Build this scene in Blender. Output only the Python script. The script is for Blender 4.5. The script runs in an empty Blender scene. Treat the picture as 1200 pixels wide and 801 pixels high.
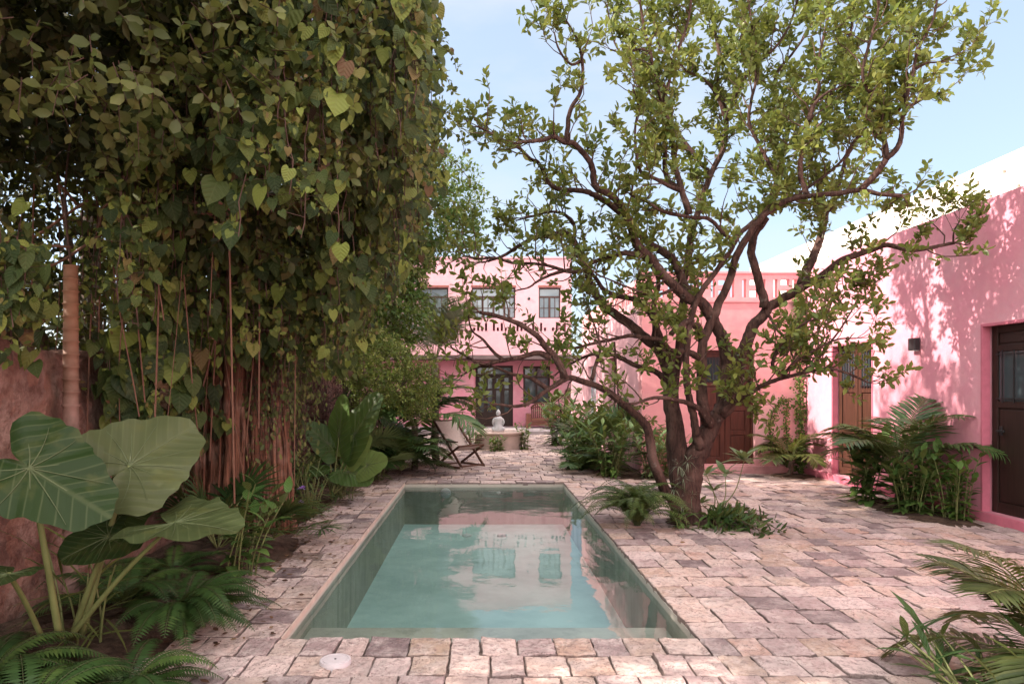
import bpy, math, random
import numpy as np
from mathutils import Vector, Matrix
random.seed(7)
R = np.random.default_rng(11)
sc = bpy.context.scene
COL = sc.collection
F = 800.0
def W(px, py, Y):                      # photo pixel (1200 wide) at depth Y -> point in the place
    return np.array([(px - 563.0) / F * Y, Y, 1.5 - (py - 454.0) / F * Y])
def V3(*a): return np.array(a, float)
def nrm(a):
    a = np.asarray(a, float)
    return a / (np.linalg.norm(a, axis=-1, keepdims=True) + 1e-9)
UP = V3(0, 0, 1)

# ------------------------------------------------------------------ materials
def newmat(name):
    m = bpy.data.materials.new(name); m.use_nodes = True
    nt = m.node_tree; nt.nodes.clear()
    out = nt.nodes.new('ShaderNodeOutputMaterial')
    return m, nt, out
def nd(nt, t, **k):
    n = nt.nodes.new(t)
    for a, b in k.items():
        if a.startswith('i_'):
            n.inputs[a[2:].replace('_', ' ')].default_value = b
        else: setattr(n, a, b)
    return n
def ramp(nt, stops, interp='LINEAR'):
    r = nt.nodes.new('ShaderNodeValToRGB'); e = r.color_ramp.elements
    r.color_ramp.interpolation = interp
    while len(e) < len(stops): e.new(0.5)
    for i, (p, c) in enumerate(stops):
        e[i].position = p; e[i].color = (c[0], c[1], c[2], 1)
    return r
def mixc(nt, a, b, f, mode='MIX'):
    m = nt.nodes.new('ShaderNodeMix'); m.data_type = 'RGBA'; m.blend_type = mode
    for sock, v in ((m.inputs[0], f), (m.inputs[6], a), (m.inputs[7], b)):
        if isinstance(v, bpy.types.NodeSocket): nt.links.new(v, sock)
        elif isinstance(v, (int, float)): sock.default_value = v
        else: sock.default_value = (v[0], v[1], v[2], 1)
    return m.outputs[2]
def noise(nt, scale, detail=4, rough=.55, vec=None, dim=None):
    n = nd(nt, 'ShaderNodeTexNoise'); n.inputs['Scale'].default_value = scale
    n.inputs['Detail'].default_value = detail; n.inputs['Roughness'].default_value = rough
    if vec is not None: nt.links.new(vec, n.inputs['Vector'])
    return n
def objco(nt):
    return nt.nodes.new('ShaderNodeTexCoord').outputs['Object']
def geopos(nt):
    return nt.nodes.new('ShaderNodeNewGeometry').outputs['Position']
def scaled(nt, vec, s):
    m = nt.nodes.new('ShaderNodeMapping'); m.inputs['Scale'].default_value = s
    nt.links.new(vec, m.inputs['Vector']); return m.outputs['Vector']
def bump(nt, h, strength, dist, prev=None):
    b = nt.nodes.new('ShaderNodeBump'); b.inputs['Strength'].default_value = strength
    b.inputs['Distance'].default_value = dist
    nt.links.new(h, b.inputs['Height'])
    if prev is not None: nt.links.new(prev, b.inputs['Normal'])
    return b.outputs['Normal']
def mr(nt, val, a, b, c=0, d=1):
    m = nt.nodes.new('ShaderNodeMapRange')
    m.inputs[1].default_value = a; m.inputs[2].default_value = b
    m.inputs[3].default_value = c; m.inputs[4].default_value = d
    nt.links.new(val, m.inputs[0]); return m.outputs[0]
def principled(nt, out, color, rough=.8, spec=.3, normal=None, metal=0):
    p = nt.nodes.new('ShaderNodeBsdfPrincipled')
    if isinstance(color, bpy.types.NodeSocket): nt.links.new(color, p.inputs['Base Color'])
    else: p.inputs['Base Color'].default_value = (*color, 1)
    if isinstance(rough, bpy.types.NodeSocket): nt.links.new(rough, p.inputs['Roughness'])
    else: p.inputs['Roughness'].default_value = rough
    p.inputs['Specular IOR Level'].default_value = spec
    p.inputs['Metallic'].default_value = metal
    if normal is not None: nt.links.new(normal, p.inputs['Normal'])
    if out is not None: nt.links.new(p.outputs[0], out.inputs['Surface'])
    return p

def plaster(name, c, dark=.86, warm=None, streak=.25, scale=1.0):
    m, nt, out = newmat(name); P = geopos(nt)
    n1 = noise(nt, .9 * scale, 6, .6, P); n2 = noise(nt, 7, 5, .6, P)
    st = noise(nt, 1.0, 5, .6, scaled(nt, P, (5, 5, .5)))
    c2 = tuple(x * dark for x in c)
    col = mixc(nt, c, c2, mr(nt, n1.outputs[0], .38, .65))
    n5 = noise(nt, .45, 8, .7, P); col = mixc(nt, col, tuple(x * .5 + .36 for x in c), mr(nt, n5.outputs[0], .50, .64, 0, .42))
    sz = nt.nodes.new('ShaderNodeSeparateXYZ'); nt.links.new(P, sz.inputs[0])
    ad = nd(nt, 'ShaderNodeMath', operation='MULTIPLY_ADD'); nt.links.new(noise(nt, 2.5, 6, .7, P).outputs[0], ad.inputs[0]); ad.inputs[1].default_value = -.9; nt.links.new(sz.outputs[2], ad.inputs[2])
    col = mixc(nt, col, tuple(x * .55 + .03 for x in c), mr(nt, ad.outputs[0], -.42, -.18, .55, 0))
    col = mixc(nt, col, warm or tuple(min(1, x * 1.08) for x in c), mr(nt, n2.outputs[0], .45, .7, 0, .5))
    col = mixc(nt, col, tuple(x * .8 for x in c), mr(nt, st.outputs[0], .52, .75, 0, streak))
    b = bump(nt, noise(nt, 45, 4, .6, P).outputs[0], .25, .01)
    b = bump(nt, noise(nt, 3.2, 4, .5, P).outputs[0], .3, .04, b)
    principled(nt, out, col, .85, .2, b); return m
def simple(name, c, rough=.6, var=.25, scale=8, spec=.3, bstr=.2, metal=0):
    m, nt, out = newmat(name); P = geopos(nt)
    n = noise(nt, scale, 5, .6, P)
    col = mixc(nt, c, tuple(x * (1 - var) for x in c), mr(nt, n.outputs[0], .35, .65))
    principled(nt, out, col, rough, spec, bump(nt, noise(nt, scale * 5, 3, .5, P).outputs[0], bstr, .005), metal)
    return m
def wood(name, c, c2, stretch=(14, 14, 1.2), rough=.42, spec=.35):
    m, nt, out = newmat(name); P = geopos(nt)
    v = scaled(nt, P, stretch)
    n = noise(nt, 2.2, 6, .62, v); big = noise(nt, 1.5, 3, .5, P)
    col = mixc(nt, c, c2, mr(nt, n.outputs[0], .35, .65))
    col = mixc(nt, col, tuple(x * .6 for x in c), mr(nt, big.outputs[0], .45, .75, 0, .6))
    principled(nt, out, col, rough, spec, bump(nt, n.outputs[0], .3, .004)); return m
def bark(name, c, c2, c3, fib=(9, 9, 1.6), bs=.9, bd=.03):
    m, nt, out = newmat(name); P = geopos(nt)
    v = scaled(nt, P, fib)
    n = noise(nt, 2.4, 6, .68, v); big = noise(nt, 3.5, 4, .6, P)
    lic = noise(nt, 11, 4, .6, P)
    col = mixc(nt, c, c2, mr(nt, n.outputs[0], .38, .62))
    col = mixc(nt, col, c3, mr(nt, big.outputs[0], .5, .68, 0, .75))
    col = mixc(nt, col, (.30, .26, .22), mr(nt, lic.outputs[0], .64, .72, 0, .45))
    b = bump(nt, n.outputs[0], bs, bd)
    b = bump(nt, noise(nt, 40, 3, .6, P).outputs[0], .4, .006, b)
    principled(nt, out, col, .85, .2, b); return m
def leafmat(name, stops, trans=.28, rough=.45, veins=None, spec=.25, under=.3):
    """colour picked per leaf from its stored 'lc' attribute (x across, y along, z random)"""
    m, nt, out = newmat(name)
    a = nt.nodes.new('ShaderNodeAttribute'); a.attribute_name = 'lc'
    s = nt.nodes.new('ShaderNodeSeparateXYZ'); nt.links.new(a.outputs['Vector'], s.inputs[0])
    rp = ramp(nt, stops); nt.links.new(s.outputs[2], rp.inputs[0])
    col = rp.outputs[0]; nrmout = None
    if veins:
        k, slope, vc, strength = veins
        ab = nd(nt, 'ShaderNodeMath', operation='ABSOLUTE'); nt.links.new(s.outputs[0], ab.inputs[0])
        mu = nd(nt, 'ShaderNodeMath', operation='MULTIPLY'); nt.links.new(ab.outputs[0], mu.inputs[0]); mu.inputs[1].default_value = slope
        su = nd(nt, 'ShaderNodeMath', operation='SUBTRACT'); nt.links.new(s.outputs[1], su.inputs[0]); nt.links.new(mu.outputs[0], su.inputs[1])
        m2 = nd(nt, 'ShaderNodeMath', operation='MULTIPLY'); nt.links.new(su.outputs[0], m2.inputs[0]); m2.inputs[1].default_value = k
        fr = nd(nt, 'ShaderNodeMath', operation='FRACT'); nt.links.new(m2.outputs[0], fr.inputs[0])
        d = nd(nt, 'ShaderNodeMath', operation='SUBTRACT'); nt.links.new(fr.outputs[0], d.inputs[0]); d.inputs[1].default_value = .5
        da = nd(nt, 'ShaderNodeMath', operation='ABSOLUTE'); nt.links.new(d.outputs[0], da.inputs[0])
        lat = mr(nt, da.outputs[0], .03, .09, 1, 0)
        mid = mr(nt, ab.outputs[0], .012, .035, 1, 0)
        mx = nd(nt, 'ShaderNodeMath', operation='MAXIMUM'); nt.links.new(lat, mx.inputs[0]); nt.links.new(mid, mx.inputs[1])
        ms = nd(nt, 'ShaderNodeMath', operation='MULTIPLY'); nt.links.new(mx.outputs[0], ms.inputs[0]); ms.inputs[1].default_value = strength
        nz = noise(nt, 6, 4, .6, geopos(nt))
        col = mixc(nt, col, (0.10, 0.10, 0.03), mr(nt, nz.outputs[0], .55, .75, 0, .45))
        col = mixc(nt, col, vc, ms.outputs[0])
        nrmout = bump(nt, da.outputs[0], .5, .012)
    geo = nt.nodes.new('ShaderNodeNewGeometry')
    under = mixc(nt, col, (.17, .16, .06), under)
    col = mixc(nt, col, under, geo.outputs['Backfacing'])
    p = principled(nt, None, col, rough, spec, nrmout)
    t = nt.nodes.new('ShaderNodeBsdfTranslucent')
    tc = mixc(nt, col, (.45, .5, .05), .18); nt.links.new(tc, t.inputs[0])
    mx = nt.nodes.new('ShaderNodeMixShader'); mx.inputs[0].default_value = trans
    nt.links.new(p.outputs[0], mx.inputs[1]); nt.links.new(t.outputs[0], mx.inputs[2])
    nt.links.new(mx.outputs[0], out.inputs['Surface']); return m

PINK = plaster('rose_pink_plaster', (.74, .30, .38), warm=(.77, .37, .42))
HOUSEPINK = plaster('house_pink_plaster', (.78, .42, .47), warm=(.80, .48, .50))
CORAL = plaster('bounce_tinted_coral_plaster', (.79, .36, .385), warm=(.82, .43, .42))  # more salmon than its paint: warm bounced light put into the colour
CREAM = plaster('cream_plaster', (.78, .72, .66), dark=.93, streak=.15)
REDLINE = simple('magenta_trim_paint', (.60, .17, .24), .7, .15)
MAHOG = wood('dark_red_wood', (.105, .032, .02), (.055, .016, .010))
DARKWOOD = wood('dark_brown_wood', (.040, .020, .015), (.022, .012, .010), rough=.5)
ORANGEWOOD = wood('weathered_orange_wood', (.085, .035, .022), (.045, .020, .014))
TEAK = wood('brown_teak_wood', (.13, .062, .04), (.07, .032, .02), rough=.55)
SOFAWOOD = wood('red_brown_bench_wood', (.16, .06, .04), (.09, .03, .02), (2, 14, 14), .5)
IRON = simple('black_iron', (.02, .02, .022), .45, .2, 20, .5)
CANVAS = simple('cream_canvas', (.62, .52, .48), .9, .12, 30, .1)
MATTE_WHITE = simple('white_stone', (.62, .62, .64), .75, .18, 14)
BASIN = plaster('basin_plaster', (.60, .45, .40), dark=.75, streak=.4)
FRAMEW = simple('window_frame_brown', (.09, .045, .04), .5, .2, 12)
WHITEPAINT = simple('white_door_paint', (.62, .66, .68), .5, .1, 12)
LID = simple('grey_plastic_lid', (.52, .47, .49), .55, .12, 20)
TERRA = simple('terracotta', (.32, .13, .08), .8, .2, 12)
FLOWER = simple('purple_petal', (.30, .16, .50), .6, .2, 20)

def glassm(name, c):
    m, nt, out = newmat(name); principled(nt, out, c, .06, .9, bump(nt, noise(nt, 1.7, 2, .5, geopos(nt)).outputs[0], .12, .02)); return m
GLASS = glassm('window_glass', (.05, .07, .08)); PALEGLASS = glassm('pale_glass', (.20, .25, .29))  # PALEGLASS has a paler blue-grey pane colour

def stone_pavers():
    m, nt, out = newmat('coral_stone_pavers'); P = geopos(nt)
    a = nt.nodes.new('ShaderNodeAttribute'); a.attribute_name = 'lc'
    s = nt.nodes.new('ShaderNodeSeparateXYZ'); nt.links.new(a.outputs['Vector'], s.inputs[0])
    rp = ramp(nt, [(0, (.16, .12, .125)), (.13, (.30, .225, .225)), (.22, (.46, .34, .33)), (.45, (.61, .47, .42)), (.62, (.57, .42, .365)),
                   (.76, (.64, .51, .49)), (.86, (.50, .38, .31)), (.93, (.54, .35, .29)), (1, (.42, .31, .24))])
    nt.links.new(s.outputs[2], rp.inputs[0])
    n1 = noise(nt, 5.5, 8, .68, P); n2 = noise(nt, 24, 6, .7, P); n3 = noise(nt, 1.1, 5, .6, P)
    vo = nd(nt, 'ShaderNodeTexVoronoi'); vo.inputs['Scale'].default_value = 60; nt.links.new(scaled(nt, P, (1, 1.6, 1)), vo.inputs['Vector'])
    col = mixc(nt, rp.outputs[0], (.66, .56, .53), mr(nt, n1.outputs[0], .45, .62, 0, .55))
    col = mixc(nt, col, (.20, .14, .135), mr(nt, n2.outputs[0], .50, .66, 0, .72))
    col = mixc(nt, col, (.26, .21, .21), mr(nt, n3.outputs[0], .48, .64, 0, .65))
    pit = mr(nt, vo.outputs[0], .12, .30, 1, 0)
    pn = noise(nt, 8, 4, .6, P); pm = nd(nt, 'ShaderNodeMath', operation='MULTIPLY')
    nt.links.new(pit, pm.inputs[0]); nt.links.new(mr(nt, pn.outputs[0], .48, .6), pm.inputs[1])
    col = mixc(nt, col, (.10, .065, .06), pm.outputs[0])
    # worn edges gather dirt: 'lc' x holds how near the arris a point is
    col = mixc(nt, col, (.10, .07, .065), mr(nt, s.outputs[0], .35, 1, 0, .6))
    b = bump(nt, n2.outputs[0], 1, .028)
    b = bump(nt, n1.outputs[0], .6, .035, b)
    inv = nd(nt, 'ShaderNodeMath', operation='SUBTRACT'); inv.inputs[0].default_value = 1; nt.links.new(pm.outputs[0], inv.inputs[1])
    b = bump(nt, inv.outputs[0], .8, .012, b)
    principled(nt, out, col, .88, .2, b); return m
PAVER = stone_pavers()
def dirt():
    m, nt, out = newmat('dark_garden_soil'); P = geopos(nt)
    n = noise(nt, 9, 8, .7, P)
    col = mixc(nt, (.05, .034, .026), (.12, .08, .06), mr(nt, n.outputs[0], .4, .62))
    principled(nt, out, col, .95, .1, bump(nt, n.outputs[0], 1, .05)); return m
SOIL = dirt()
def grout():
    m, nt, out = newmat('joint_sand'); P = geopos(nt); n = noise(nt, 20, 6, .7, P)
    col = mixc(nt, (.15, .11, .095), (.33, .25, .22), mr(nt, n.outputs[0], .4, .62))
    principled(nt, out, col, .95, .1, bump(nt, n.outputs[0], 1, .02)); return m
GROUT = grout()
def rubble():
    m, nt, out = newmat('old_limewashed_rubble'); P = geopos(nt)
    n1 = noise(nt, 3, 7, .68, P)
    wp = nt.nodes.new('ShaderNodeVectorMath'); wp.operation = 'ADD'
    sv = nt.nodes.new('ShaderNodeVectorMath'); sv.operation = 'SCALE'; sv.inputs['Scale'].default_value = .12
    nt.links.new(noise(nt, 7, 4, .6, P).outputs['Color'], sv.inputs[0]); nt.links.new(P, wp.inputs[0]); nt.links.new(sv.outputs[0], wp.inputs[1])
    vo = nd(nt, 'ShaderNodeTexVoronoi'); vo.inputs['Scale'].default_value = 11; nt.links.new(wp.outputs[0], vo.inputs['Vector'])
    v2 = nd(nt, 'ShaderNodeTexVoronoi', feature='DISTANCE_TO_EDGE'); v2.inputs['Scale'].default_value = 11; nt.links.new(wp.outputs[0], v2.inputs['Vector'])
    col = mixc(nt, (.13, .068, .055), (.33, .21, .175), mr(nt, n1.outputs[0], .4, .6))
    col = mixc(nt, col, (.26, .12, .085), mr(nt, vo.outputs['Color'], .3, .9, 0, .6))
    sp = nt.nodes.new('ShaderNodeSeparateXYZ'); nt.links.new(P, sp.inputs[0])
    bare = nd(nt, 'ShaderNodeMath', operation='MULTIPLY'); nt.links.new(mr(nt, sp.outputs[1], 7.2, 9.0), bare.inputs[0]); nt.links.new(mr(nt, v2.outputs[0], .02, .11, 1, 0), bare.inputs[1])
    col = mixc(nt, col, (.04, .026, .022), bare.outputs[0])
    n9 = noise(nt, 14, 6, .7, P); col = mixc(nt, col, (.14, .07, .055), mr(nt, n9.outputs[0], .48, .66, 0, .8))
    iv_ = nd(nt, 'ShaderNodeMath', operation='SUBTRACT'); iv_.inputs[0].default_value = 1; nt.links.new(bare.outputs[0], iv_.inputs[1])
    b = bump(nt, iv_.outputs[0], 1, .05); b = bump(nt, n9.outputs[0], .8, .04, b)
    b = bump(nt, n1.outputs[0], .8, .06, b)
    principled(nt, out, col, .95, .1, b); return m
RUBBLE = rubble()
def poolplaster(wall=False):
    m, nt, out = newmat('water_tinted_pool_plaster' if not wall else 'grey_beige_pool_plaster'); P = geopos(nt); n = noise(nt, 2.2, 6, .6, P)
    a_, b_ = ((.50, .65, .63), (.40, .54, .525)) if not wall else ((.50, .465, .41), (.38, .36, .32))  # floor's teal is light absorbed by the water, put into the plaster colour
    col = mixc(nt, a_, b_, mr(nt, n.outputs[0], .38, .62))
    if wall:
        st = noise(nt, 1.2, 5, .6, scaled(nt, P, (6, 6, .6))); col = mixc(nt, col, (.24, .24, .205), mr(nt, st.outputs[0], .5, .72, 0, .6))
        sp = nt.nodes.new('ShaderNodeSeparateXYZ'); nt.links.new(P, sp.inputs[0]); col = mixc(nt, col, (.50, .45, .40), mr(nt, sp.outputs[2], -.085, -.065, 0, .7))
    principled(nt, out, col, .7, .3, bump(nt, noise(nt, 30, 3, .5, P).outputs[0], .15, .01)); return m
POOLP = poolplaster(); POOLW = poolplaster(True)
def water(name, tint, refl=1.0, wave=1):
    m, nt, out = newmat(name); P = geopos(nt)
    fr = nt.nodes.new('ShaderNodeFresnel'); fr.inputs[0].default_value = 1.36
    w1 = noise(nt, 1.6, 2, .5, scaled(nt, P, (1, 1.0, 1))); w2 = noise(nt, 9, 2, .5, P)
    b = bump(nt, w1.outputs[0], .10 * wave, .05); b = bump(nt, w2.outputs[0], .05 * wave, .012, b)
    nt.links.new(b, fr.inputs['Normal'])
    gl = nt.nodes.new('ShaderNodeBsdfGlossy'); gl.inputs['Roughness'].default_value = .015; nt.links.new(b, gl.inputs['Normal'])
    tr = nt.nodes.new('ShaderNodeBsdfTransparent'); tr.inputs[0].default_value = (*tint, 1)
    mx = nt.nodes.new('ShaderNodeMixShader'); nt.links.new(fr.outputs[0], mx.inputs[0])
    nt.links.new(tr.outputs[0], mx.inputs[1]); nt.links.new(gl.outputs[0], mx.inputs[2])
    nt.links.new(mx.outputs[0], out.inputs['Surface']); return m
WATER = water('clear_teal_water', (.83, .91, .90))

BARK = bark('dark_reddish_bark', (.105, .056, .044), (.040, .022, .019), (.19, .115, .095), fib=(13, 13, 2.2), bs=1, bd=.07)
FIGBARK = bark('fig_root_bark', (.36, .16, .10), (.14, .065, .045), (.42, .27, .21), fib=(26, 26, .8), bs=1, bd=.05)
GREYBARK = bark('grey_brown_bark', (.13, .09, .07), (.07, .05, .04), (.18, .14, .11))
LEAFSTEM = simple('green_leaf_stalk', (.17, .19, .07), .5, .3, 6)
FERNSTEM = simple('dark_fern_stalk', (.06, .075, .028), .7, .3, 6)
TWIG = simple('brown_twig', (.10, .055, .042), .8, .3, 20)
def ringbark():
    m, nt, out = newmat('ringed_palm_bark'); P = geopos(nt)
    n = noise(nt, 6, 5, .6, P)
    sx = nt.nodes.new('ShaderNodeSeparateXYZ'); nt.links.new(P, sx.inputs[0])
    z = mr(nt, sx.outputs[2], 1.2, 2.0)
    col = mixc(nt, (.24, .14, .12), (.13, .075, .06), mr(nt, n.outputs[0], .38, .62))
    col = mixc(nt, col, (.26, .13, .075), z)
    principled(nt, out, col, .6, .3, bump(nt, noise(nt, 30, 3, .5, scaled(nt, P, (1, 1, 6))).outputs[0], .4, .01)); return m
RINGS = ringbark()

L_TREE = leafmat('citrus_leaf', [(0, (.035, .06, .016)), (.35, (.08, .12, .028)), (.7, (.165, .20, .045)), (.9, (.27, .27, .07)), (1, (.28, .16, .06))], .40, .36)
L_VINE = leafmat('heart_vine_leaf', [(0, (.010, .022, .006)), (.35, (.026, .045, .011)), (.6, (.062, .085, .020)), (.8, (.19, .225, .045)), (.92, (.13, .07, .035)), (1, (.065, .032, .024))], .26, .6, (5, .7, (.17, .18, .08), .16))
L_DARK = leafmat('shaded_small_leaf', [(0, (.010, .016, .006)), (.5, (.022, .031, .010)), (.88, (.055, .065, .020)), (1, (.07, .042, .02))], .2, .5)  # greens darkened: the canopy's deep shade is put into the leaf colour
L_YELLOW = leafmat('yellow_green_leaf', [(0, (.035, .055, .016)), (.5, (.085, .105, .03)), (1, (.20, .21, .065))], .3, .45)
L_BUSH = leafmat('fresh_bush_leaf', [(0, (.035, .085, .02)), (.6, (.085, .155, .03)), (.9, (.18, .24, .055)), (1, (.28, .28, .11))], .28, .45)
L_EAR = leafmat('elephant_ear_leaf', [(0, (.008, .024, .006)), (.5, (.014, .034, .009)), (1, (.075, .085, .040))], .15, .42, (9, .55, (.13, .15, .07), .22), .16, under=.04)
L_FERN = leafmat('fern_leaf', [(0, (.020, .045, .014)), (.6, (.035, .075, .02)), (1, (.075, .12, .03))], .2, .45)
L_PALM = leafmat('palm_leaflet', [(0, (.04, .085, .028)), (.6, (.08, .145, .045)), (1, (.18, .22, .08))], .22, .38)
L_GREYPALM = leafmat('grey_green_palm_leaflet', [(0, (.13, .18, .12)), (.6, (.22, .27, .18)), (1, (.34, .37, .25))], .2, .4)
L_GINGER = leafmat('glossy_broad_leaf', [(0, (.035, .085, .022)), (.6, (.085, .16, .04)), (1, (.18, .26, .07))], .25, .33, (7, .4, (.12, .18, .06), .25))
L_PALE = leafmat('pale_plumeria_leaf', [(0, (.09, .15, .06)), (.6, (.15, .22, .09)), (1, (.25, .30, .14))], .25, .4)
L_BLUE = leafmat('blue_green_leaf', [(0, (.05, .12, .08)), (1, (.10, .20, .13))], .2, .4)
L_DEAD = leafmat('fallen_brown_leaf', [(0, (.05, .025, .018)), (.6, (.12, .06, .035)), (1, (.20, .12, .06))], .05, .7)

# ------------------------------------------------------------------ geometry collectors
def template(rows, fold=.12, n=2):
    """leaf outline from rows (v, halfwidth); three columns; returns verts(u,v,w), tris"""
    vs = []; tr = []; idx = []
    for v, h in rows:
        if h < 1e-4: idx.append((len(vs),)); vs.append((0, v, 0))
        else:
            idx.append((len(vs), len(vs) + 1, len(vs) + 2))
            vs += [(-h, v, fold * h), (0, v, 0), (h, v, fold * h)]
    for a, b in zip(idx[:-1], idx[1:]):
        if len(a) == 1 and len(b) == 3: tr += [(a[0], b[1], b[0]), (a[0], b[2], b[1])]
        elif len(a) == 3 and len(b) == 1: tr += [(a[0], a[1], b[0]), (a[1], a[2], b[0])]
        elif len(a) == 3 and len(b) == 3:
            tr += [(a[0], a[1], b[1]), (a[0], b[1], b[0]), (a[1], a[2], b[2]), (a[1], b[2], b[1])]
    return np.array(vs, float), np.array(tr, int)
T_OVAL = template([(0, 0), (.28, .42), (.65, .5), (1, 0)], .25)
T_LANCE = template([(0, 0), (.2, .38), (.5, .5), (.8, .27), (1, 0)], .25)
T_STRAP = template([(0, .12), (.3, .45), (.65, .5), (1, 0)], .3)
T_TWO = (np.array([(0, 0, 0), (-.5, .45, .05), (.5, .45, .05), (0, 1, 0)], float), np.array([(0, 2, 1), (1, 2, 3)]))
T_NEEDLE = (np.array([(0, 0, 0), (-.5, .3, .1), (.5, .3, .1), (0, 1, 0)], float), np.array([(0, 2, 1), (1, 2, 3)]))
def heart_template():
    # lobed base behind the stalk joint
    L = [(0, 0), (-.10, .20), (-.22 + .07, .32), (.0, .50), (.2, .56), (.42, .50), (.66, .34), (.85, .14), (1, 0)]
    vs = [(0, 0, 0)]; tr = []
    left = [(-h, v, .10 * h) for v, h in L[1:-1]]; right = [(h, v, .10 * h) for v, h in L[1:-1]]
    mids = [(0, max(0.02, v), -.02) for v, h in L[1:-1]]
    n = len(left); vs += left + mids + right + [(0, 1, 0)]
    l0, m0, r0, tip = 1, 1 + n, 1 + 2 * n, 1 + 3 * n
    for i in range(n - 1):
        tr += [(l0 + i, m0 + i, m0 + i + 1), (l0 + i, m0 + i + 1, l0 + i + 1)]
        tr += [(m0 + i, r0 + i, r0 + i + 1), (m0 + i, r0 + i + 1, m0 + i + 1)]
    tr += [(l0 + n - 1, m0 + n - 1, tip), (m0 + n - 1, r0 + n - 1, tip), (0, m0, l0), (0, r0, m0)]
    return np.array(vs, float), np.array(tr, int)
T_HEART = heart_template()

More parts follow.
